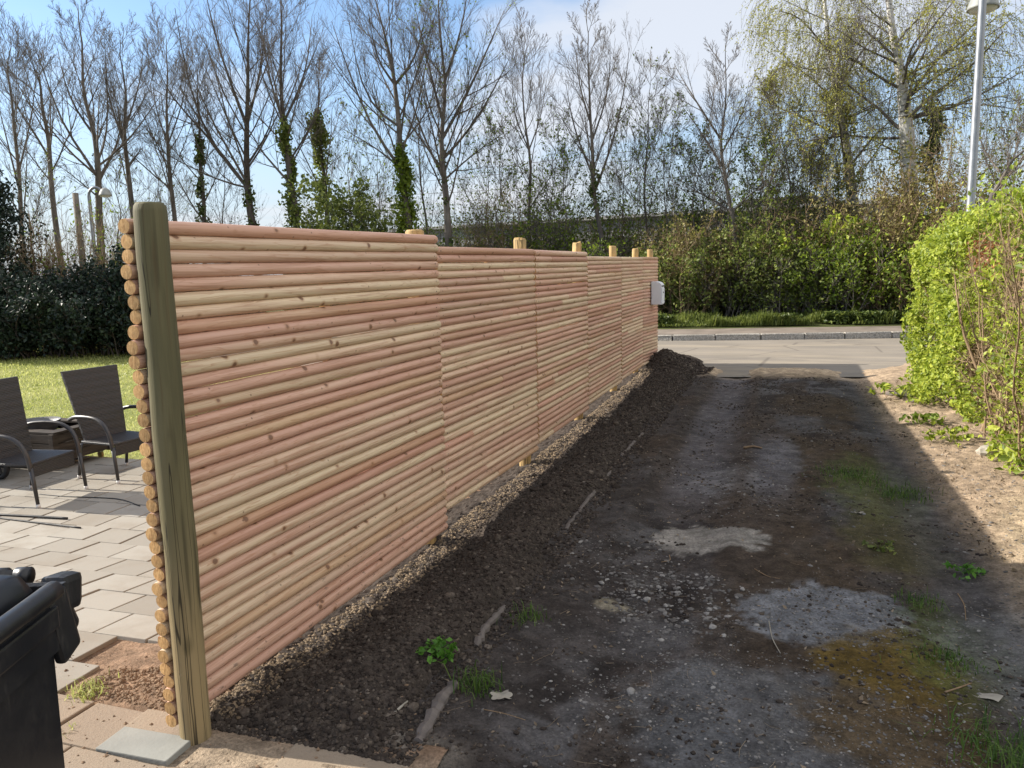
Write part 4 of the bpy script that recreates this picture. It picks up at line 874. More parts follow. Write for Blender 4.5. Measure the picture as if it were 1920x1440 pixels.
birch('birch_tree', 'right weeping birch, the thicker white trunk, crown passing behind the tall lamp post', [(1716, 560), (1706, 330), (1698, 220), (1690, 140), (1672, 60), (1655, -110)], 25, .26, 102,
      [([(1703, 215), (1770, 160), (1830, 120), (1880, 60)], .10), ([(1705, 240), (1790, 205), (1870, 160), (1925, 130)], .09), ([(1700, 270), (1640, 262), (1590, 250), (1520, 262)], .08), ([(1690, 130), (1740, 60), (1790, 0)], .09), ([(1688, 120), (1640, 70), (1600, 40)], .08), ([(1704, 280), (1650, 270), (1610, 245)], .06), ([(1700, 180), (1760, 100), (1840, 40), (1890, -30)], .09), ([(1705, 235), (1780, 190), (1850, 195), (1930, 210)], .06)], nl=13, L1=.3)
bare_tree('ivy_clad_tree', 'cut off tree stem covered with yellowish ivy right of the birches', [(1760, 560), (1757, 340), (1756, 250), (1755, 185)], 26, .13, 61, nl=5, L1=.12, ivy=(.95, 3000), ivy_r=.42, group='trees by the birches')
bare_tree('bare_tree', 'bent dark tree with a leaning bare limb at the right edge behind the lamp', [(1862, 560), (1862, 380), (1880, 320), (1915, 280), (1960, 240)], 22, .12, 62, [([(1865, 340), (1840, 280), (1830, 220)], .05)], nl=14, L1=.4, spread=.8, leaves=.05, group='trees by the birches')

# ------------------------------------------------------------------ bushes
def bush(name, label, c, rx, ry, h, seed, nstem=26, leafn=2600, leafmat='leaf_mid', lsize=0.10, twigs=1.0, bark='twig_brown', cat='bush', group=None, dens_top=1.0, rz=0.0, clump=0.36, up=0.35, rmin=0.007):
    r = np.random.default_rng(seed); root = empty(name, tuple(c), label, cat, group)
    th = r.random(nstem)*6.283; q = np.sqrt(r.random(nstem)); b = np.stack([rx*0.55*q*np.cos(th), ry*0.55*q*np.sin(th), np.full(nstem, -0.1)], 1)
    e = np.stack([rx*q*np.cos(th+0.3*r.normal(size=nstem)), ry*q*np.sin(th), h*(0.55+0.45*r.random(nstem))*(1-0.35*q**2)], 1)
    t = np.linspace(0, 1, 7)[None, :, None]; S = b[:, None]*(1-t)+e[:, None]*t; S = S+np.cumsum(0.035*h*0.3*r.normal(size=S.shape), 1)
    SR = (0.012+0.012*r.random(nstem))[:, None]*(1-0.75*np.linspace(0, 1, 7))[None]
    a = Acc(); tubes(S, SR, 4, a)
    A, AR = grow(S, SR, int(8*twigs), (0.15, 1.0), 0.32, 0.75, up, 0.18, r, m=5, rk=0.7, rmin=rmin, lenfall=0.3); tubes(A, AR, 3, a)
    B, BR = grow(A, AR, int(5*twigs), (0.2, 1.0), 0.55, 0.7, up*0.5, 0.2, r, m=4, rk=0.8, rmin=rmin*0.75, lenfall=0.3); tubes(B, BR, 3, a)
    link('branches', a.mesh('branches', True), MAT[bark], root)
    ends = np.concatenate([B[:, -1], B[:, 2], A[:, -1]]); g = fbm(ends[:, 0]+seed, ends[:, 2]*1.2+ends[:, 1], 1.1, 3, seed)
    ends = ends[g > clump]
    if len(ends) and leafn:
        k = r.integers(0, len(ends), leafn); p = ends[k]+0.09*r.normal(size=(leafn, 3)); p = p[p[:, 2] > 0.02]
        la = Acc(); leaf_quads(p, np.full(len(p), lsize), la, r, 0.1, 0.62); link('foliage', la.mesh('foliage'), MAT[leafmat], root)
    return root
def at_col(u, D, z=0.0):
    p = at_dist(u, 500, D); p[2] = z; return p
def build_bushes():
    G = 'bushes along the far side of the road'
    L = [  # label, u, D, width m, height m, leaf material, leaves, size, clump
        ('mid green twiggy bush behind the top of the second panel', 880, 27, 1.8, 3.9, 'leaf_fresh', 3000, .10, .42),
        ('sparse brownish bush behind the third fence panel', 960, 26, 1.8, 3.9, 'leaf_olive', 2600, .09, .42),
        ('dark bushy shrub in front of the grey building, over the third post', 1030, 25.5, 1.7, 4.0, 'leaf_fresh', 4200, .10, .38),
        ('leafy shrub over the fourth post', 1120, 25, 1.7, 3.7, 'leaf_mid', 3200, .10, .42),
        ('bright leaved shrub peeping over the fence right of the fourth post', 1130, 22.5, 0.8, 2.3, 'leaf_fresh', 1800, .11, .36),
        ('tangled shrub above the last fence posts', 1200, 24, 1.7, 3.9, 'leaf_fresh', 3000, .10, .42),
        ('olive shrub overhanging the pavement beside the mailbox', 1285, 22.2, 1.25, 3.0, 'leaf_olive', 5200, .09, .34),
        ('dark leafy bush at the pavement right of the mailbox', 1265, 21.6, 1.3, 2.2, 'leaf_mid', 5200, .10, .32),
        ('green bush around the foot of the wide limbed tree', 1345, 22.0, 1.4, 2.6, 'leaf_mid', 5200, .10, .34),
        ('dull green bush with bare stems left of the bright maple shoots', 1430, 22.3, 1.4, 2.8, 'leaf_mid', 4600, .10, .38),
        ('low dark bush with fine leaves at the pavement edge in mid road view', 1470, 21.6, 1.2, 1.8, 'leaf_mid', 3600, .09, .36),
        ('bush carrying bright yellow green maple-like shoots', 1535, 22.2, 1.3, 3.2, 'leaf_hedge', 2800, .16, .46),
        ('dense fresh green bush below the bright shoots', 1580, 21.7, 1.5, 2.3, 'leaf_fresh', 5600, .10, .33),
        ('large tangle of brown twigs with olive buds below the birches', 1625, 22.8, 2.0, 4.3, 'leaf_olive', 8200, .08, .32),
        ('reddish brown thicket under the right birch', 1715, 22.8, 1.9, 4.6, 'leaf_olive', 8200, .08, .32),
        ('green bush at the pavement next to the end of the hedge', 1690, 21.8, 1.5, 2.4, 'leaf_fresh', 5600, .10, .34),
        ('brown twig thicket behind the tall lamp post', 1800, 22.5, 2.0, 4.6, 'leaf_olive', 6000, .08, .36),
        ('pale green thicket at the right edge beyond the hedge', 1900, 22.0, 2.2, 4.6, 'leaf_mid', 6000, .09, .36),
        ('background bush closing the gap behind the bright shoots', 1500, 25.0, 2.2, 3.4, 'leaf_mid', 6000, .10, .33),
        ('background bush closing the gap behind the mailbox', 1310, 25.0, 2.2, 3.9, 'leaf_fresh', 6000, .10, .33),
        ('background bush between the mailbox and the bright shoots', 1400, 25.5, 2.2, 3.8, 'leaf_mid', 5000, .10, .34),
    ]
    for i, (lab, u, D, w, h, lm, n, s, cl) in enumerate(L):
        brown = lm == 'leaf_olive'
        bush('bush', lab, at_col(u, D+1.3, 0.1), w*1.05, w*0.85, h*(0.85+0.4*rng.random()), 200+i, 32 if not brown else 46, int(n*1.0), lm, s, 1.15 if brown else 1.0, 'twig_tan' if brown else ('twig_brown' if i % 2 else 'bark_grey'), group=G, clump=cl)
    bush('evergreen_bush', 'glossy bright green evergreen bush behind the middle of the first panel', at_col(648, 26, 0), 1.4, 1.2, 4.9, 301, 36, 14000, 'leaf_mid', .13, 1.0, 'bark_dark', clump=.2)
    G2 = 'dark hedge bushes at the end of the lawn'
    L2 = [('dark evergreen bush at the far left end of the lawn', 12, 19.5, 1.7, 2.3), ('dark evergreen bush behind the flower pot', 75, 19, 1.6, 2.2), ('dark evergreen bush right of the flower pot', 140, 18.6, 1.5, 2.3), ('dark round bush right of the far lamp, ending at the fence poles', 205, 18.2, 1.4, 2.9), ('dark bush hidden mostly behind the end post', 270, 17.8, 1.4, 2.5), ('dark hedge bush behind the top of the first panel', 350, 17.6, 1.5, 2.4), ('dark hedge bush left of the frame edge', -70, 20, 1.8, 2.4)]
    for i, (lab, u, D, w, h) in enumerate(L2):
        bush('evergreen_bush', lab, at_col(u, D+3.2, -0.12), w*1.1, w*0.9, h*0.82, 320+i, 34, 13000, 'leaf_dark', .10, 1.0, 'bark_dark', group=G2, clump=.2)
    G3 = 'bare brown shrubs behind the lawn'
    for i, (lab, u, D, h) in enumerate([('bare brown shrub of upright stems behind the lawn, beside the conifer', 60, 21.5, 3.3), ('bare brown shrub of upright stems left of the cut pole', 105, 21, 3.1), ('bare brown shrub with a few leaves under the far lamp', 160, 20.5, 2.9), ('leafy shrub right below the far lamp head', 215, 21, 3.4), ('bare shrub behind the end post top', 275, 21.5, 3.0)]):
        bush('bare_shrub', lab, at_col(u, D+3.2, -0.1), 1.3, 1.0, h*1.1, 340+i, 34, 350 if i < 3 else 1500, 'leaf_fresh', .08, 1.0, 'twig_brown', group=G3, clump=.3, up=.9)
build_bushes()
def tall_shrubs():
    for i, (lab, u, D, h, n, lm) in enumerate([('tall thin leafing shrub rising over the second panel', 865, 28, 5.2, 900, 'leaf_fresh'), ('tall thin leafing shrub left of the third post', 935, 28, 5.0, 900, 'leaf_mid'), ('tall thin leafing shrub right of the third post', 1010, 27.5, 5.4, 900, 'leaf_mid'), ('tall thin leafing shrub left of the fourth post', 1060, 27, 5.0, 1000, 'leaf_fresh'), ('tall thin leafing shrub right of the fourth post', 1150, 27, 5.2, 900, 'leaf_mid'), ('tall thin leafing shrub over the last post', 1235, 26.5, 5.6, 1300, 'leaf_fresh'), ('tall thin leafing shrub left of the wide limbed tree', 1300, 26.5, 5.2, 1300, 'leaf_fresh'), ('tall thin leafing shrub right of the wide limbed tree', 1420, 27, 5.6, 1200, 'leaf_mid'), ('tall thin leafing shrub before the dark roof block', 1490, 27, 5.4, 1200, 'leaf_fresh'), ('tall thin leafing shrub between the two birches', 1655, 27, 5.8, 1600, 'leaf_olive'), ('tall twiggy shrub behind the cone of ivy', 690, 29, 5.0, 500, 'leaf_mid'), ('tall twiggy shrub under the fanning limbs', 440, 30, 5.0, 300, 'leaf_mid'), ('tall twiggy shrub above the near post', 300, 30, 5.2, 200, 'leaf_mid'), ('tall twiggy shrub between the two ivy clad dark trees', 585, 30, 5.0, 300, 'leaf_mid'), ('tall twiggy shrub left of the bright ivy column', 735, 29, 5.0, 400, 'leaf_mid')]):
        bush('tall_shrub', lab, at_col(u, D, 0.1), 1.7, 1.4, h, 400+i, 22, n, lm, .075, 1.1, 'bark_grey', group='tall thin shrubs below the trees', clump=.40, up=.8, rmin=0.005)
tall_shrubs()

def conifer():
    r = np.random.default_rng(5); D = 24; c = at_col(-62, D, -0.1); root = empty('conifer', tuple(c), 'dark dense conifer at the left edge of the photo', 'tree')
    H = at_dist(0, 225, D)[2]+0.3
    a = Acc(); z = np.linspace(-0.1, H, 10); tubes(np.stack([0*z, 0*z, z], 1), 0.2*(1-0.9*np.linspace(0, 1, 10)), 8, a); T = np.stack([0*z, 0*z, z], 1)[None]
    A, AR = grow(T, (0.2*(1-0.9*np.linspace(0, 1, 10)))[None], 130, (0.1, 1.0), -2.0, 1.25, 0.2, 0.1, r, m=5, rk=0.25, rmin=0.01, lenfall=0.8); tubes(A, AR, 3, a)
    link('trunk', a.mesh('trunk', True), MAT['bark_dark'], root)
    B, BR = grow(A, AR, 12, (0.15, 1.0), 0.4, 0.8, 0.2, 0.15, r, m=4, rk=0.6, rmin=0.006, lenfall=0.4)
    p = B[:, 1:].reshape(-1, 3); p = np.concatenate([p+0.08*r.normal(size=p.shape) for _ in range(5)]); la = Acc(); leaf_quads(p, np.full(len(p), 0.13), la, r, 0.3, 0.4); link('foliage', la.mesh('foliage'), MAT['conifer'], root)
conifer()

def hedge():
    r = np.random.default_rng(9); root = empty('hedge', (4.2, 6.0, -0.05), 'tall bright green leafing hedge with brown stems on the right of the driveway', 'hedge')
    off = np.array([-4.2, -6.0, 0.05])
    X0 = 3.82; Y0, Y1 = 1.2, 9.75
    def top(y): return 1.98-0.16*sstep(y, 6.5, 9.5)-0.12*sstep(y, 4, 2)+0.12*(fbm(y, y*0, 1.6, 3, 3)-0.5)*2
    N = 165; y = Y0+(Y1-Y0)*r.random(N); x = X0+0.03+0.30*sstep(y, 6.0, 7.2)+0.6*r.random(N)**1.6; hh = top(y)*(0.8+0.25*r.random(N))
    t = np.linspace(0, 1, 9)[None, :, None]; b = np.stack([x, y, np.full(N, -0.1)], 1); e = b+np.stack([0.22*r.normal(size=N)-0.05, 0.3*r.normal(size=N), hh], 1)
    S = b[:, None]*(1-t)+e[:, None]*t+np.cumsum(0.018*r.normal(size=(N, 9, 3)), 1); SR = (0.009+0.014*r.random(N)**2)[:, None]*(1-0.7*np.linspace(0, 1, 9))[None]
    # a thick pale trunk standing in the thin part
    K = np.array([[3.98, 5.35, -0.1], [3.96, 5.38, 0.25], [3.93, 5.34, 0.7], [3.96, 5.30, 1.2], [3.92, 5.36, 1.7]]); K2 = np.array([[4.0, 4.75, -0.1], [4.02, 4.7, 0.3], [4.08, 4.78, 0.8], [4.02, 4.6, 1.3], [4.06, 4.65, 1.8]])
    S = np.concatenate([S, smooth_line(K, 9)[None], smooth_line(K2, 9)[None]]); SR = np.concatenate([SR, (0.042*(1-0.55*np.linspace(0, 1, 9)))[None], (0.032*(1-0.55*np.linspace(0, 1, 9)))[None]])
    S = S+off
    st = Acc(); tubes(S, SR, 6, st); link('stems', st.mesh('stems', True), MAT['twig_tan'], root)
    A, AR = grow(S, SR, 15, (0.08, 1.0), -0.32, 0.8, 0.45, 0.2, r, m=5, rk=0.5, rmin=0.0028, lenfall=0.2); B, BR = grow(A, AR, 5, (0.2, 1.0), -0.17, 0.8, 0.3, 0.2, r, m=4, rk=0.7, rmin=0.0018, lenfall=0.2)
    tw = Acc(); tubes(A, AR, 3, tw); tubes(B, BR, 3, tw); link('twigs', tw.mesh('twigs', True), MAT['twig_tan'], root)
    # leaves: dense skin towards the road end, thinner towards the viewer
    P = []; NR = []
    n = 64000; yy = Y0+(Y1-Y0+0.15)*r.random(n); zz = (r.random(n)**0.9)*1.0; tp = top(yy)+0.05; zz = zz*tp
    g = fbm(yy*1.0, zz*1.3, 2.3, 4, 41)
    dens = 0.42+0.58*sstep(yy, 6.0, 7.4); dens = np.maximum(dens, 0.75*sstep(zz, 0.42, 0.1)); dens = np.maximum(dens, 0.7*sstep(zz, tp-0.40, tp-0.1))
    keep = r.random(n) < dens*sstep(g, 0.36, 0.56)
    depth = -0.02-0.04*sstep(yy, 6.2, 7.5)+0.20*r.random(n)**1.4+0.17*(fbm(yy, zz, 2.6, 3, 44)-0.5)*2
    bulge = 0.20*sstep(zz, 0.5, 0.0)*sstep(fbm(yy, zz*0, 1.3, 2, 7), 0.4, 0.6)
    xx = X0+depth-bulge*r.random(n)
    P.append(np.stack([xx, yy, zz-0.04], 1)[keep])
    n = 9000; xx = X0+1.3*r.random(n); zz = r.random(n)*top(np.full(n, Y1)); yy = Y1+0.02-0.25*r.random(n)**1.5+0.12*(fbm(xx, zz, 2, 2, 6)-0.5); P.append(np.stack([xx, yy, zz], 1))
    n = 17000; yy = Y0+(Y1-Y0)*r.random(n); xx = X0+1.3*r.random(n); P.append(np.stack([xx, yy, top(yy)+0.02+0.16*r.random(n)**2+0.10*(fbm(xx, yy, 3, 3, 8)-0.3)], 1))
    n = 2500; yy = Y0+(7.0-Y0)*r.random(n); xx = X0+0.25+0.9*r.random(n); zz = r.random(n)*top(yy); P.append(np.stack([xx, yy, zz], 1)[fbm(yy, zz, 2.0, 3, 12) > 0.5])
    # taller growth behind the lamp
    n = 12000; c = np.array([4.75, 7.8, 1.75]); q = r.normal(size=(n, 3))*[0.45, 1.5, 0.30]+c; P.append(q[(fbm(q[:, 1], q[:, 2], 2, 3, 13) > 0.42) & (q[:, 2] > 0.3)])
    p = np.concatenate(P)+off; la = Acc(); leaf_quads(p, 0.030+0.042*r.random(len(p))**1.3, la, r, 0.25, 0.6, normal=np.tile([-0.9, -0.2, 0.7], (len(p), 1))); link('foliage', la.mesh('foliage'), MAT['leaf_hedge'], root)
    n = 520; q = np.stack([X0+0.15*r.random(n), 6.6+0.9*r.normal(size=n)*0.6, 1.62+0.09*r.normal(size=n)], 1)+off; la = Acc(); leaf_quads(q, np.full(n, 0.05), la, r); o = link('shoots', la.mesh('shoots'), MAT['leaf_red'], root); o['label'] = 'reddish young shoots near the top'; o['kind'] = 'stuff'
hedge()

# low plants on the verge, lawn grass
def blades(P, h, w, acc, r, lean=0.5):
    N = len(P); th = r.random(N)*6.283; d = np.stack([np.cos(th), np.sin(th), 0*th], 1); s = np.stack([-np.sin(th), np.cos(th), 0*th], 1)
    L = (h*(0.5+r.random(N)))[:, None]; ln = (lean*r.random(N))[:, None]
    m = P+d*L*ln*0.35+np.array([0, 0, 1])*L*0.6; t = P+d*L*ln+np.array([0, 0, 1])*L*(1-0.35*ln); ww = (w*(0.6+0.8*r.random(N)))[:, None]
    V = np.stack([P-s*ww/2, P+s*ww/2, m+s*ww*0.4, m-s*ww*0.4, t], 1).reshape(-1, 3); i = np.arange(N)*5
    acc.add(V, np.stack([i, i+1, i+2, i+3], -1), np.stack([i+3, i+2, i+4], -1))
def greens():
    r = np.random.default_rng(31); a = Acc()
    n = 110000; y = 3.68+(11.5)*r.random(n)**1.3; x = -0.5-22*r.random(n)**0.9; 
    d = np.hypot(x-2, y+2); P = np.stack([x, y, -0.19+0.05*(fbm(x, y, 0.5, 3, 4)-0.5)], 1); g = fbm(x, y, 2.2, 4, 14)+0.35*fbm(x, y, 0.5, 2, 15); blades(P, (0.010+0.0014*d)*(0.35+1.1*g), 0.003+0.0006*d, a, r, 1.3)
    tag(link('grass', a.mesh('grass'), MAT['grass']), 'short sunlit lawn grass', None, None, 'stuff')
    a = Acc(); A = curve_line(-1.85, 60); A = A[(A[:, 0] > -6) & (A[:, 0] < 14)]; n = 26000; k = r.integers(0, len(A), n)
    P = np.stack([A[k, 0]+0.1*r.normal(size=n), A[k, 1]+0.15+1.7*r.random(n)**1.4, np.full(n, 0.05)], 1); g = fbm(P[:, 0], P[:, 1], 0.9, 3, 61); P = P[g > 0.38]; n = len(P)
    P[:, 2] += 0.10*(P[:, 1]-np.interp(P[:, 0], A[:, 0], A[:, 1]))
    blades(P, 0.04+0.62*fbm(P[:, 0], P[:, 1], 1.6, 4, 3)**2.6, 0.018, a, r, 0.8)
    tag(link('verge_grass', a.mesh('verge_grass'), MAT['leaf_mid']), 'rough grass between the far pavement and the bushes', None, None, 'stuff')
    a = Acc(); n = 30000; k = r.integers(0, len(A), n); P = np.stack([A[k, 0]+0.1*r.normal(size=n), A[k, 1]+0.2+1.1*r.random(n), 0.08+0.28*r.random(n)], 1); g = fbm(P[:, 0], P[:, 1], 0.8, 3, 66); P = P[g > 0.46]
    leaf_quads(P, np.full(len(P), 0.10), a, r, 0, 0.8, normal=np.tile([0, 0, 1.2], (len(P), 1))); tag(link('ground_cover', a.mesh('ground_cover'), MAT['ivy']), 'ivy like ground cover along the far pavement', None, None, 'stuff')
    # dark leaf mass on the wood floor so the thicket closes
    def tuft(name, lab, x, y, n, h, sp, mat='tuft', w=0.004):
        a = Acc(); q = np.stack([sp*r.normal(size=n), sp*r.normal(size=n)], 1); z = tops(q+[x, y]); z0 = top_z(x, y); blades(np.stack([q[:, 0], q[:, 1], z-z0], 1), h*(0.4+0.9*r.random(n)), w, a, r, 1.5)
        o = link(name, a.mesh(name), MAT[mat], None, (x, y, z0)); tag(o, lab, 'grass tuft', 'grass tufts in the dirt')
    tuft('grass_tuft', 'largest grass tuft in the dirt, at the lower right corner', 2.78, 0.75, 340, .065, .085)
    tuft('grass_tuft', 'far green grass tuft in the middle of the driveway', 2.60, 4.50, 420, .05, .14)
    tuft('grass_tuft', 'green grass tuft a step nearer than the far one in the driveway', 2.93, 4.12, 340, .055, .10)
    tuft('grass_tuft', 'small grass tuft beside the pale gravel patch', 2.72, 2.05, 140, .04, .06)
    tuft('grass_tuft', 'grass tuft on the mossy strip right of the gravel patch', 2.72, 1.42, 160, .04, .07)
    tuft('grass_tuft', 'dark grass tuft next to the bright weed by the edging stone', 0.93, 0.62, 160, .06, .05)
    tuft('grass_tuft', 'thin grass beside the second piece of edging stone', 0.93, 1.28, 90, .05, .05)
    tuft('grass_tuft', 'dry yellow green tuft at the edge of the soil pit on the patio', -0.55, 0.13, 160, .035, .04, 'grass')
    tuft('grass_tuft', 'tiny tuft in the joint between two flagstones by the bin', -0.42, -0.14, 50, .02, .03, 'grass')
    tuft('grass_tuft', 'tiny green tuft on the pavers below the left chair', -3.75, 2.15, 60, .05, .03)
    # leafy weeds
    def weed(lab, x, y, n, h, sp, size, mat='weed', name='weed'):
        z0 = top_z(x, y); root = empty(name, (x, y, z0), lab, 'weed'); a = Acc(); th = r.random(n)*6.283; q = sp*np.sqrt(r.random(n)); L = np.stack([q*np.cos(th), q*np.sin(th), h*(0.3+0.7*r.random(n))*(1-0.4*q/sp)], 1)
        t = np.linspace(0, 1, 4)[None, :, None]; S = L[:, None]*t*np.array([1, 1, 1])+np.array([0, 0, 1.0])*(0.25*h*np.sin(np.pi*t)); tubes(S, np.full((n, 4), 0.0012), 3, a); link('stems', a.mesh('stems'), MAT[mat], root)
        la = Acc(); c = np.concatenate([L+size*0.45*r.normal(size=L.shape)*[1, 1, .35] for _ in range(4)]); leaf_quads(c, np.full(len(c), size), la, r, 0, 0.75, normal=np.tile([0, 0, 1.6], (len(c), 1))); link('foliage', la.mesh('foliage'), MAT[mat], root)
    weed('bright green leafy weed growing by the near edging stone', 0.70, 0.72, 26, .075, .085, .028)
    weed('small leafy weed at the sunlit edge of the hedge foot', 3.02, 2.55, 14, .05, .09, .035)
    weed('low bright weed at the foot of the hedge near the road', 3.50, 8.35, 40, .28, .38, .07, 'leaf_hedge')
    weed('leafy weed at the hedge foot beside the pale stone', 3.55, 5.75, 30, .16, .22, .05, 'leaf_hedge')
    weed('thistle like pale weed at the hedge foot in mid view', 3.46, 6.7, 24, .16, .2, .06, 'leaf_fresh')
    weed('fallen green leaves of a torn ivy sprig on the dirt, by the wheel track', 2.62, 2.75, 10, .03, .11, .035, 'leaf_mid')
greens()

# ------------------------------------------------------------------ furniture on the patio
def chair(proto=None):
    root = empty('garden_chair', (0, 0, 0), '', 'chair', 'wicker garden chairs on the patio')
    w = 0.235; sh = 0.33; ah = 0.545; bh = 0.915                     # chair faces +x
    a = Acc()                                                       # seat with a woven apron
    box(a, (0.045, 0, sh-0.012), (0.39, 0.45, 0.024), bev=0.008)
    link('seat', a.mesh('seat'), MAT['wicker'], root)
    a = Acc(); box(a, (0.233, 0, sh-0.066), (0.016, 0.42, 0.085), bev=0.005)
    link('apron', a.mesh('apron'), MAT['wicker'], root)
    # backrest: wider at the top, leaning back
    a = Acc(); m = 8; zz = np.linspace(sh-0.02, bh, m); wd = np.linspace(0.20, 0.265, m); xc = -0.135-0.115*((zz-sh)/(bh-sh))
    V = []; 
    for i in range(m):
        for s_, t_ in ((-1, 0.011), (1, 0.011), (1, -0.011), (-1, -0.011)): V.append([xc[i]+t_, s_*wd[i], zz[i]])
    Q = []
    for i in range(m-1):
        for c in range(4): Q.append([i*4+c, i*4+(c+1) % 4, i*4+4+(c+1) % 4, i*4+4+c])
    Q += [[3, 2, 1, 0], [(m-1)*4, (m-1)*4+1, (m-1)*4+2, (m-1)*4+3]]; a.add(V, Q); link('backrest', a.mesh('backrest'), MAT['wicker'], root)
    for s_ in (1, -1):
        arm = smooth_line([[-0.24, s_*0.245, ah-0.04], [-0.16, s_*0.255, ah-0.008], [-0.04, s_*0.262, ah], [0.10, s_*0.262, ah-0.005], [0.20, s_*0.26, ah-0.06], [0.245, s_*0.255, sh+0.06], [0.255, s_*0.25, sh-0.05]], 24)
        a = Acc(); tubes(arm, np.full(24, 0.0165), 10, a, cap=True); link('armrest', a.mesh('armrest', True), MAT['chair_tube'], root)
        for (x0, x1) in ((0.255, 0.285), (-0.145, -0.205)):
            a = Acc(); P = np.array([[x0, s_*0.25 if x0 > 0 else s_*0.225, sh-0.03], [(x0+x1)/2, s_*0.25 if x0 > 0 else s_*0.23, 0.17], [x1, s_*0.25 if x0 > 0 else s_*0.235, 0.0]])
            tubes(P, np.array([0.0155, 0.0145, 0.0125]), 10, a, cap=True); g = link('leg', a.mesh('leg', True), MAT['chair_tube'], root)
            a = Acc(); q = P[2]+(P[1]-P[2])*0.17; tubes(np.array([P[2]-[0, 0, 0.002], q]), np.array([0.0145, 0.0155]), 10, a, cap=True); link('foot_cap', a.mesh('foot_cap', True), MAT['cap'], g)
    return root
def dup(root, loc, rz, label):
    c = root.copy(); COL.objects.link(c); c.location = loc; c.rotation_euler = (0, 0, rz); c['label'] = label
    for ch in list(root.children):
        k = ch.copy(); COL.objects.link(k); k.parent = c
        for g in list(ch.children):
            h = g.copy(); COL.objects.link(h); h.parent = k
    return c
PZ = -0.16; KS = 1.053
def push(x, y): return (CAM[0]+(x-CAM[0])*KS, CAM[1]+(y-CAM[1])*KS)
ch = chair(); ch.location = (*push(-3.437, 2.258), PZ); ch.scale = (KS, KS, KS); ch.rotation_euler = (0, 0, R(9)); ch['label'] = 'dark wicker chair cut off by the left edge of the photo, nearer of the two'
bpy.context.view_layer.update()
dup(ch, (*push(-3.327, 3.02), PZ), R(-5), 'dark wicker chair with its whole backrest in view, farther one beside the fence poles')

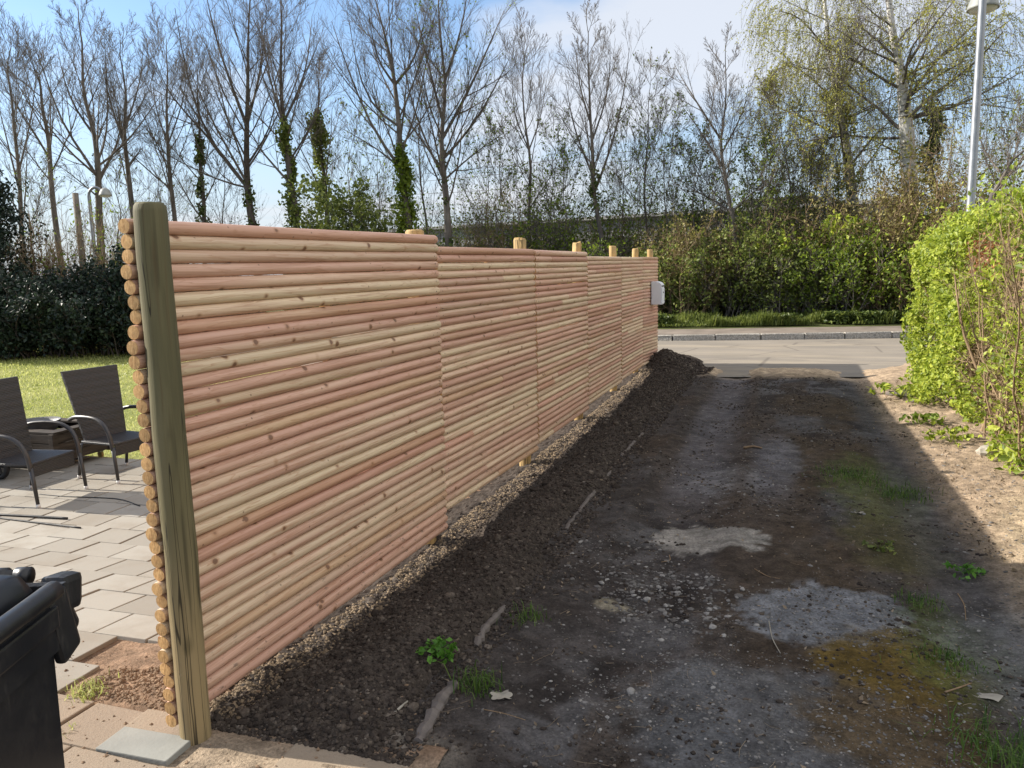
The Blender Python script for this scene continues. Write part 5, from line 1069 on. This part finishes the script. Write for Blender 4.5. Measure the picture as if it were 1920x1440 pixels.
def patio_things():
    r = np.random.default_rng(14)
    # planter-like fire box on casters
    c = (*push(-4.34, 3.24), PZ); root = empty('fire_box', c, 'dark weathered wooden box on casters with a round steel bowl, between the chairs', 'planter box')
    L, W, H, g = 0.78, 0.62, 0.27, 0.075
    for s_ in (-1, 1):
        for nm, rot in (('side_board', 0), ('end_board', 1)):
            a = Acc()
            for q in range(3):
                h = H/3; z = g+h*(q+.5)
                if rot == 0: box(a, (0, s_*W/2, z), (L-0.02, 0.022, h-0.006), bev=0.003)
                else: box(a, (s_*L/2, 0, z), (0.022, W-0.05, h-0.006), bev=0.003)
            link(nm, a.mesh(nm), MAT['plank'], root)
        for t_ in (-1, 1):
            a = Acc(); box(a, (s_*(L/2-0.0), t_*(W/2-0.0), g+H/2), (0.055, 0.055, H+0.012), bev=0.004); link('corner_post', a.mesh('corner_post'), MAT['plank'], root)
            a = Acc(); th = np.linspace(0, 2*np.pi, 21)[:-1]; x, y = s_*(L/2-0.06), t_*(W/2-0.06)
            V = np.concatenate([np.stack([x+0.03*np.cos(th), np.full(20, y+d), 0.03+0.03*np.sin(th)], 1) for d in (-0.012, 0.012)]); Q = [[i, (i+1) % 20, 20+(i+1) % 20, 20+i] for i in range(20)]
            a.add(V, Q, [[0, i, i+1] for i in range(1, 19)]+[[20, 20+i+1, 20+i] for i in range(1, 19)]); link('caster', a.mesh('caster'), MAT['wheel'], root)
            box_ = Acc(); box(box_, (x, y, 0.064), (0.035, 0.045, 0.022), bev=0.003); link('caster_bracket', box_.mesh('caster_bracket'), MAT['steel'], root)
    a = Acc(); box(a, (0, W/2-0.05, g+H+0.012), (L+0.04, 0.12, 0.02), bev=0.003); box(a, (0, -W/2+0.05, g+H+0.012), (L+0.04, 0.12, 0.02), bev=0.003); box(a, (L/2-0.05, 0, g+H+0.012), (0.12, W-0.225, 0.02), bev=0.003); box(a, (-L/2+0.05, 0, g+H+0.012), (0.12, W-0.225, 0.02), bev=0.003); box(a, (0, 0, g+0.02), (L-0.04, W-0.04, 0.02))
    link('top_frame', a.mesh('top_frame'), MAT['plank'], root)
    b = Acc(); lathe(b, [(0.001, 0.25), (0.08, 0.255), (0.15, 0.29), (0.185, 0.345), (0.20, 0.385), (0.208, 0.392), (0.20, 0.397), (0.178, 0.35), (0.14, 0.30), (0.07, 0.268), (0.001, 0.264)], 32)
    o = link('fire_bowl', b.mesh('fire_bowl', True), MAT['bowl'], None, (c[0]-0.1, c[1]-0.05, PZ+0.02)); tag(o, 'round sooty steel bowl set into the dark wooden box', 'bowl')
    # dark two wheeled trolley
    root = empty('trolley', (*push(-4.55, 2.62), PZ), 'black wheeled trolley half hidden behind the left chair', 'trolley')
    a = Acc(); V = []
    for (x0, x1, y0, y1, z) in ((-0.45, 0.28, -0.2, 0.2, 0.16), (-0.62, 0.42, -0.28, 0.28, 0.33)): V += [[x0, y0, z], [x1, y0, z], [x1, y1, z], [x0, y1, z]]
    a.add(V, [[3, 2, 1, 0], [0, 1, 5, 4], [1, 2, 6, 5], [2, 3, 7, 6], [3, 0, 4, 7], [4, 5, 6, 7]]); link('tub', a.mesh('tub'), MAT['navy'], root)
    th = np.linspace(0, 2*np.pi, 33)
    a = Acc(); P = np.stack([0.34+0.095*np.cos(th), np.full(33, 0.0), 0.115+0.095*np.sin(th)], 1); tubes(P, np.full(33, 0.024), 10, a); wh = link('tyre', a.mesh('tyre', True), MAT['black'], root)
    a = Acc()
    for q in range(5): t_ = q*1.2566; tubes(np.array([[0.34, 0, 0.115], [0.34+0.085*math.cos(t_), 0, 0.115+0.085*math.sin(t_)]]), np.array([0.012, 0.009]), 6, a)
    link('spokes', a.mesh('spokes'), MAT['black'], wh)
    a = Acc(); tubes(np.array([[0.34, 0.05, 0.115], [0.25, 0.1, 0.24], [-0.4, 0.12, 0.22]]), np.full(3, 0.012), 6, a); tubes(np.array([[0.34, -0.05, 0.115], [0.25, -0.1, 0.24], [-0.4, -0.12, 0.22], [-0.5, -0.14, 0.0]]), np.full(4, 0.012), 6, a); tubes(np.array([[0.34, -0.05, 0.115], [0.34, 0.05, 0.115]]), np.full(2, 0.01), 6, a); link('frame', a.mesh('frame'), MAT['black'], root)
    # thin rods and a cable on the pavers
    def rod(lab, pts, rr, nm='metal_rod', cat='rod'):
        P = np.array([[*at_z(u, v, -0.14)[:2], 0] for u, v in pts]); P[:, 2] = tops(P[:, :2])+rr+0.001; Q = smooth_line(P, 16); Q[:, 2] = np.maximum(Q[:, 2], tops(Q[:, :2])+rr*0.8); c = Q[8].copy(); a = Acc(); tubes(Q-c, np.full(16, rr), 8, a, cap=True); tag(link(nm, a.mesh(nm, True), MAT['black'], None, tuple(c)), lab, cat)
    rod('thicker dark rod lying on the pavers at the left edge', [(-30, 961), (60, 966), (126, 969)], 0.009); rod('thin dark rod lying just below the thicker one', [(-30, 964), (60, 975), (151, 987)], 0.006)
    rod('thin black cable curling over the pavers towards the fence', [(60, 922), (120, 928), (180, 930), (225, 932), (262, 945)], 0.004, 'cable', 'cable')
    # flower pot at the end of the lawn
    p = at_z(103, 660, -0.19); a = Acc(); lathe(a, [(0.001, 0), (0.12, 0), (0.165, 0.26), (0.18, 0.265), (0.18, 0.30), (0.15, 0.30), (0.14, 0.25), (0.001, 0.25)], 20); tag(link('flower_pot', a.mesh('flower_pot', True), MAT['navy'], None, tuple(p)), 'dark flower pot standing at the far edge of the lawn', 'pot')
patio_things()

def wheelie_bin():
    # faces: local +y = hinge side, local +x = side seen by the viewer
    b = np.array([-0.36, 0.93]); b /= np.linalg.norm(b); rz = math.atan2(b[1], b[0])-math.pi/2
    corner = np.array([0.535, -0.80]); W, D_, Hh = 0.48, 0.52, 0.955
    rx = np.array([math.cos(rz), math.sin(rz)]); c = corner-rx*W/2-b*D_/2
    root = empty('wheelie_bin', (c[0], c[1], -0.045), 'black plastic wheelie bin cut off by the lower left corner', 'bin', rz=rz)
    bm = bmesh.new()
    def ring(z, w, d, off=0): return [bm.verts.new((sx*w/2, sy*d/2+off, z)) for sx, sy in ((-1, -1), (1, -1), (1, 1), (-1, 1))]
    rs = [ring(0.03, W*0.70, D_*0.66, 0.03), ring(0.80, W*0.78, D_*0.90, 0.005), ring(0.82, W*0.985, D_*0.965, 0.0), ring(Hh, W*0.99, D_*0.97, 0)]
    for a_, c_ in zip(rs[:-1], rs[1:]):
        for i in range(4): bm.faces.new((a_[i], a_[(i+1) % 4], c_[(i+1) % 4], c_[i]))
    bm.faces.new(rs[0][::-1]); 
    ins = [bm.verts.new((v.co.x*0.93, v.co.y*0.93, v.co.z-0.002)) for v in rs[-1]]; low = [bm.verts.new((v.co.x*0.9, v.co.y*0.9, 0.30)) for v in rs[-1]]
    for i in range(4): bm.faces.new((rs[-1][i], rs[-1][(i+1) % 4], ins[(i+1) % 4], ins[i])); bm.faces.new((ins[i], ins[(i+1) % 4], low[(i+1) % 4], low[i]))
    bm.faces.new(low)
    bmesh.ops.bevel(bm, geom=[e for e in bm.edges if abs((e.verts[0].co-e.verts[1].co).z) > 0.1], offset=0.025, segments=4, affect='EDGES')
    me = bpy.data.meshes.new('body'); bm.to_mesh(me); bm.free(); link('body', me, MAT['bin'], root)
    z = Hh+0.002; rr = 0.021; x, y = W/2, D_/2
    a = Acc(); P = smooth_line([[-x, y-0.06, z], [-x, -y+0.05, z], [-x+0.05, -y, z], [x-0.05, -y, z], [x, -y+0.05, z], [x, y-0.06, z]], 60)
    # straight runs with rounded corners
    tubes(P, np.full(60, rr), 12, a, cap=True); link('rim', a.mesh('rim', True), MAT['bin'], root)
    a = Acc()                                                                # side skirt below the rim
    box(a, (x-0.004, -0.02, Hh-0.055), (0.022, D_*0.84, 0.05), bev=0.006); box(a, (-x+0.004, -0.02, Hh-0.055), (0.022, D_*0.84, 0.05), bev=0.006); box(a, (0, -y+0.0, Hh-0.055), (W*0.84, 0.022, 0.05), bev=0.006); link('skirt', a.mesh('skirt'), MAT['bin'], root)
    for s_ in (-1, 1):                                                       # hinge lugs and ribs at the back corners
        a = Acc(); xx = s_*(x-0.045); 
        box(a, (xx, y+0.045, Hh-0.045), (0.060, 0.085, 0.085), Matrix.Rotation(R(-12), 3, 'X'), bev=0.018); box(a, (xx, y+0.045, Hh-0.11), (0.035, 0.05, 0.08), Matrix.Rotation(R(25), 3, 'X'), bev=0.012)
        box(a, (s_*(x-0.012), y-0.03, Hh-0.09), (0.026, 0.075, 0.16), Matrix.Rotation(R(14), 3, 'X'), bev=0.010); link('hinge_lug', a.mesh('hinge_lug'), MAT['bin'], root)
    a = Acc(); tubes(np.array([[-x+0.05, y+0.03, z+0.0], [x-0.10, y+0.03, z+0.0]]), np.full(2, 0.0145), 14, a, cap=True)
    for xx in (-0.10, 0.06, 0.11): tubes(np.array([[xx, y+0.03, z+0.0], [xx+0.03, y+0.03, z+0.0]]), np.full(2, 0.020), 14, a, cap=True)
    link('handle', a.mesh('handle', True), MAT['bin'], root)
    # lid, a shallow dome with a turned down edge, standing a hand open
    n = 32; u = np.linspace(-1, 1, n); U, V = np.meshgrid(u, u); Z = 0.026*(1-np.abs(U)**10)*(1-np.abs(V)**10)+0.008*(1-U**2)*(1-V**2)-0.035*(np.maximum(np.abs(U), np.abs(V)) > 0.99)
    X = U*(x-0.055); Y = V*(y-0.035); me = grid_mesh('lid', X, Y, Z); o = link('lid', me, MAT['bin'], root, (0, -0.01, z+0.012)); o.rotation_euler = (R(4), 0, 0)
    for s_ in (-1, 1):
        a = Acc(); th = np.linspace(0, 2*np.pi, 25)[:-1]; P = [np.stack([np.full(24, s_*0.19+d), y-0.02+q*np.cos(th), 0.10+q*np.sin(th)], 1) for d, q in ((-0.025, 0.085), (-0.025, 0.10), (0.025, 0.10), (0.025, 0.085))]
        Q = [[k*24+i, k*24+(i+1) % 24, (k+1)*24+(i+1) % 24, (k+1)*24+i] for k in range(3) for i in range(24)]; a.add(np.concatenate(P), Q, [[0, i+1, i] for i in range(1, 23)]+[[72, 72+i, 72+i+1] for i in range(1, 23)]); link('wheel', a.mesh('wheel'), MAT['black'], root)
wheelie_bin()

# ------------------------------------------------------------------ mailbox, lamps, pole, wires, building, litter
def mailbox():
    y = 11.42; P = at_x(1222, 572, 0.05); z0 = at_x(1224, 571, 0.05)[2]; z1 = at_x(1224, 528, 0.05)[2]; y = at_x(1223, 550, 0.05)[1]
    H = z1-z0; root = empty('mailbox', (0.032, y, z0), 'light grey metal mailbox hung on the far end of the fence', 'mailbox')
    W, D_ = 0.26, 0.17    # W along the fence, D_ out of it;  door faces the road end
    W = 0.34
    a = Acc(); prof = [(0, 0), (D_, 0), (D_, H*0.86), (D_*0.82, H*0.95), (D_*0.5, H), (0.0, H)]
    n = len(prof); V = [[p[0], 0, p[1]] for p in prof]+[[p[0], W, p[1]] for p in prof]; Q = [[i, (i+1) % n, n+(i+1) % n, n+i] for i in range(n)]
    bm = bmesh.new(); vs = [bm.verts.new(v) for v in V]
    for q in Q: bm.faces.new([vs[i] for i in q])
    bm.faces.new(vs[:n][::-1]); bm.faces.new(vs[n:]); bmesh.ops.recalc_face_normals(bm, faces=bm.faces); bmesh.ops.bevel(bm, geom=list(bm.edges), offset=0.006, segments=2, affect='EDGES'); me = bpy.data.meshes.new('case'); bm.to_mesh(me); bm.free(); link('case', me, MAT['mail'], root)
    a = Acc(); box(a, (D_+0.005, W/2, H*0.38), (0.008, W*0.90, H*0.66), bev=0.002); d = link('door', a.mesh('door'), MAT['mail'], root)
    a = Acc(); lathe(a, [(0.001, 0.012), (0.011, 0.012), (0.013, 0.0)], 12); k = link('lock', a.mesh('lock'), MAT['mail_dark'], d, (D_+0.008, W/2, H*0.52)); k.rotation_euler = (0, R(90), 0)
    a = Acc(); box(a, (D_+0.004, W/2, H*0.80), (0.010, W*0.8, 0.022), bev=0.002); link('slot_flap', a.mesh('slot_flap'), MAT['mail_dark'], root)
mailbox()
def lamp(name, label, base, h, hood_dir, rr=0.05, arm=0.34):
    root = empty(name, tuple(base), label, 'street lamp', 'street lamps on the near side of the road')
    d = np.array([math.cos(hood_dir), math.sin(hood_dir), 0]); a = Acc(); 
    tubes(np.array([[0, 0, 0], [0, 0, 0.9], [0, 0, 0.95], [0, 0, h-0.3]]), np.array([rr*1.25, rr*1.2, rr, rr*0.85]), 14, a)
    link('pole', a.mesh('pole', True), MAT['steel'], root)
    th = np.linspace(math.pi, 0.15, 12); R_ = arm/2
    a = Acc(); P = np.stack([(R_+R_*np.cos(t))*d+np.array([0, 0, h-0.3+R_*1.1*math.sin(t)]) for t in th]); tubes(np.concatenate([[P[0]-[0, 0, 0.05]], P]), np.full(13, rr*0.72), 10, a); link('arm', a.mesh('arm', True), MAT['steel'], root)
    c = P[-1]+d*0.08
    a = Acc(); lathe(a, [(0.002, 0.20), (0.06, 0.19), (0.115, 0.145), (0.155, 0.07), (0.178, 0.0), (0.184, -0.03), (0.170, -0.03), (0.155, 0.03), (0.08, 0.12), (0.002, 0.14)], 28); hd = link('hood', a.mesh('hood', True), MAT['lamp_hood'], root, tuple(c+np.array([0, 0, -0.02])))
    a = Acc(); lathe(a, [(0.166, 0.0), (0.14, -0.03), (0.075, -0.05), (0.002, -0.056)], 24); link('bowl', a.mesh('bowl', True), MAT['lamp_glass'], hd, (0, 0, -0.024))
    return root
pb = at_dist(1818, 330, 11.6); pt = at_dist(1838, 10, 11.6)
lamp('street_lamp', 'tall near street lamp rising out of the hedge, seen before the birch', (pb[0]+0.03, pb[1], -0.1), pt[2]+0.46, math.atan2(0.95, 0.22), 0.052, 0.22)
pl = at_dist(178, 480, 26.5); tp = at_dist(190, 352, 26.5)
lamp('street_lamp', 'small far street lamp with a curved neck above the garden bushes', (pl[0], pl[1], -0.1), tp[2]+0.16, math.atan2(0.28, 0.9), 0.06, 0.42)
def poles():
    p = at_dist(152, 480, 24); t = at_dist(141, 362, 24); root = None
    a = Acc(); b = np.array([p[0]+0.06, p[1], -0.1]); tubes(np.array([b-b, (t-b)*0.5, t-b]), np.array([0.10, 0.09, 0.075]), 10, a, cap=True); tag(link('wooden_pole', a.mesh('wooden_pole', True), MAT['pole'], None, tuple(b)), 'cut off weathered wooden pole left of the far street lamp', 'pole')
    for i, (lab, A, B, sag) in enumerate([('upper overhead wire crossing behind the birches', (560, 345, 44), (2050, 168, 24), 0.5), ('lower overhead wire below the upper one', (560, 356, 44), (2050, 186, 24.3), 0.6), ('third overhead wire, the lowest, passing behind the lamp post', (560, 372, 44), (2050, 262, 24), 0.5)]):
        p, q = at_dist(*A), at_dist(*B); s = np.linspace(0, 1, 40)[:, None]; P = p*(1-s)+q*s-np.array([0, 0, sag])*4*s*(1-s)*0.5; a = Acc(); c = P[20].copy(); tubes(P-c, np.full(40, 0.009), 5, a); tag(link('overhead_wire', a.mesh('overhead_wire', True), MAT['wire'], None, tuple(c)), lab, 'wire', 'overhead wires')
poles()
def building():
    A = at_dist(640, 500, 52); B = at_dist(1680, 500, 39); A[2] = B[2] = 0; d = B-A; L = np.linalg.norm(d); ang = math.atan2(d[1], d[0]); H = at_dist(1460, 397, 41)[2]
    root = empty('building', tuple(A), 'long grey flat roofed building half hidden behind the bushes', 'building', rz=ang)
    a = Acc(); box(a, (L/2, 4.0, H/2-0.2), (L, 8.0, H+0.4)); link('wall', a.mesh('wall'), MAT['wall'], root)
    a = Acc(); box(a, (L/2, 4.0, H+0.10), (L+0.6, 8.6, 0.18), bev=0.02); rf = link('roof', a.mesh('roof'), MAT['wall'], root)
    a = Acc(); box(a, (L*0.83, 3.6, H+0.19+0.28), (3.6, 3.0, 0.56), bev=0.03); link('roof_box', a.mesh('roof_box'), MAT['roof'], rf)
    for k in range(9):
        a = Acc(); box(a, (L*(0.14+0.09*k), -0.012, H-1.5), (1.5, 0.03, 1.1), bev=0.006); w = link('window', a.mesh('window'), MAT['roof'], root)
building()
def litter():
    r = np.random.default_rng(55)
    def edging(lab, pts, rr):
        P = np.array([[*at_z(u, v, -0.07)[:2], 0] for u, v in pts]); P[:, 2] = -0.062-0.02*sstep(P[:, 1], 0.3, 2.4)+0.0; z0 = tops(P[:, :2]); P[:, 2] = z0-rr*0.15; Q = smooth_line(P, 18); c = Q[9].copy()
        a = Acc(); rad = rr*(1+0.10*r.normal(size=18)); rad[0] = rad[-1] = rr*0.8; tubes(Q-c+0.0025*r.normal(size=(18, 3)), rad, 7, a, cap=True); o = link('edging_stone', a.mesh('edging_stone', False), MAT['edging'], None, tuple(c)); tag(o, lab, 'edging', 'half buried edging stones beside the soil bed')
    edging('nearest half buried grey edging piece, its blunt end towards the viewer', [(785, 1402), (820, 1335), (852, 1290)], 0.026)
    edging('short crumbling edging piece in the middle of the soil bed edge', [(893, 1215), (912, 1180), (945, 1138)], 0.019)
    edging('long straight far edging piece along the soil bed', [(1060, 985), (1100, 935), (1145, 880)], 0.018)
    edging('farthest edging piece, almost sunk in the dirt', [(1165, 852), (1185, 830), (1205, 812)], 0.017)
    def stone(lab, u, v, s, flat=.6, mat='pebble'):
        p = at_z(u, v, -0.07); z = top_z(p[0], p[1]); a = Acc(); V0, T0 = ico(); bm = bmesh.new(); bmesh.ops.create_icosphere(bm, subdivisions=2, radius=s); 
        for w in bm.verts: w.co = Vector((w.co.x*(1+0.1*r.normal()), w.co.y*(0.75+0.1*r.normal()), w.co.z*flat*(1+0.1*r.normal())))
        me = bpy.data.meshes.new('stone'); bm.to_mesh(me); bm.free(); o = link('stone', me, MAT[mat], None, (p[0], p[1], z+s*flat*0.35)); o.rotation_euler = (0, 0, r.random()*6); tag(o, lab, 'stone', 'loose stones')
    for u, v, s, lab in [(1235, 1082, .018, 'rounded pale stone, topmost of the stony patch'), (1213, 1108, .022, 'larger grey stone at the left of the stony patch'), (1248, 1118, .016, 'grey flat stone beside the larger stone'), (1392, 1100, .017, 'pale angular stone standing alone above the gravel patch'), (1336, 1176, .020, 'bluish pale stone at the lower edge of the stony patch'), (1357, 1193, .016, 'white pebble just below the bluish stone'), (1419, 1171, .014, 'flat grey stone left of the gravel patch'), (1183, 1287, .022, 'upright pale stone near the left of the gravel'), (1287, 1153, .015, 'slab shaped pale stone inside the stony patch'), (1128, 1085, .018, 'pale pebble by the straw, right of the soil bed'), (1330, 1135, .015, 'blue grey stone right of the slab shaped one'), (1620, 958, .014, 'small white stone in the right wheel track')]: stone(lab, u, v, s)
    stone('pale cut stone or stump at the foot of the hedge', 1850, 856, .075, .8, 'paper')
    stone('dark broken asphalt lump at the hedge foot near the road', 1700, 742, .16, .35, 'edging'); stone('smaller dark lump left of the broken asphalt', 1672, 738, .09, .4, 'edging'); stone('dark lump right in front of the broken asphalt', 1712, 752, .08, .4, 'edging')
    # oak leaf
    p = at_z(940, 1314, -0.07); z = top_z(p[0], p[1]); th = np.linspace(0, 2*np.pi, 40, endpoint=False); rad = 0.034*(0.78+0.3*np.abs(np.cos(3.5*th)))*np.array([1.0])[0]; V = np.stack([rad*np.cos(th)*1.25, rad*np.sin(th)*0.85, 0.006*np.sin(3*th)+0.004], 1); V = np.concatenate([[[0, 0, 0.0]], V]); a = Acc(); a.add(V, None, [[0, 1+i, 1+(i+1) % 40] for i in range(40)]); pts = np.array([[-0.03, 0, 0.002], [-0.055, -0.004, 0.0]])
    root = tag(link('oak_leaf', a.mesh('oak_leaf'), MAT['paper'], None, (p[0], p[1], z+0.008)), 'pale dry oak leaf lying on the dirt near the bottom edge', 'leaf'); root.rotation_euler = (0.1, 0.1, 0.6)
    def scrap(lab, u, v, w, h, rz):
        p = at_z(u, v, -0.07); z = top_z(p[0], p[1]); n = 6; U, V = np.meshgrid(np.linspace(-1, 1, n), np.linspace(-1, 1, n)); o = link('paper_scrap', grid_mesh('paper_scrap', U*w/2*(1+0.1*V), V*h/2+0.004*U, 0.006+0.006*np.sin(2.5*U)+0.004*V*U), MAT['paper'], None, (p[0], p[1], z+0.004)); o.rotation_euler = (0, 0, rz); tag(o, lab, 'paper scrap', 'paper scraps on the dirt')
    scrap('crumpled pale paper scrap at the lower right', 1850, 1297, .095, .045, -0.4); scrap('small bluish white scrap in the right half of the track', 1610, 957, .05, .03, -0.6)
    def stick(lab, pts, rr, mat='stick'):
        P = np.array([[*at_z(u, v, -0.07)[:2], 0] for u, v in pts]); P[:, 2] = tops(P[:, :2])+rr; Q = smooth_line(P, 10); c = Q[5].copy(); a = Acc(); tubes(Q-c, rr*(1-0.4*np.linspace(0, 1, 10)), 6, a, cap=True); tag(link('stick', a.mesh('stick', True), MAT[mat], None, tuple(c)), lab, 'stick', 'sticks on the dirt')
    stick('reddish straight stick near the paper scrap', [(1772, 1296), (1800, 1284), (1822, 1270)], .004); stick('curved pale twig across the gravel patch', [(1442, 1160), (1447, 1195), (1463, 1228)], .003, 'paper'); stick('bent brown twig in the right wheel track', [(1797, 1097), (1810, 1118), (1812, 1146)], .003); stick('pale split of wood beside the near edging piece', [(741, 1354), (754, 1344), (765, 1334)], .006, 'paper'); stick('thin branched twig above the gravel patch', [(1415, 1058), (1440, 1072), (1462, 1078)], .003); stick('long straw right of the oak leaf', [(905, 1335), (945, 1342), (985, 1352)], .002); stick('short brown root at the left of the stony patch', [(1255, 1022), (1258, 1032), (1240, 1038)], .003); stick('bundle of bark left on the dark dirt in mid track', [(1395, 838), (1412, 836), (1428, 840)], .012)
litter()
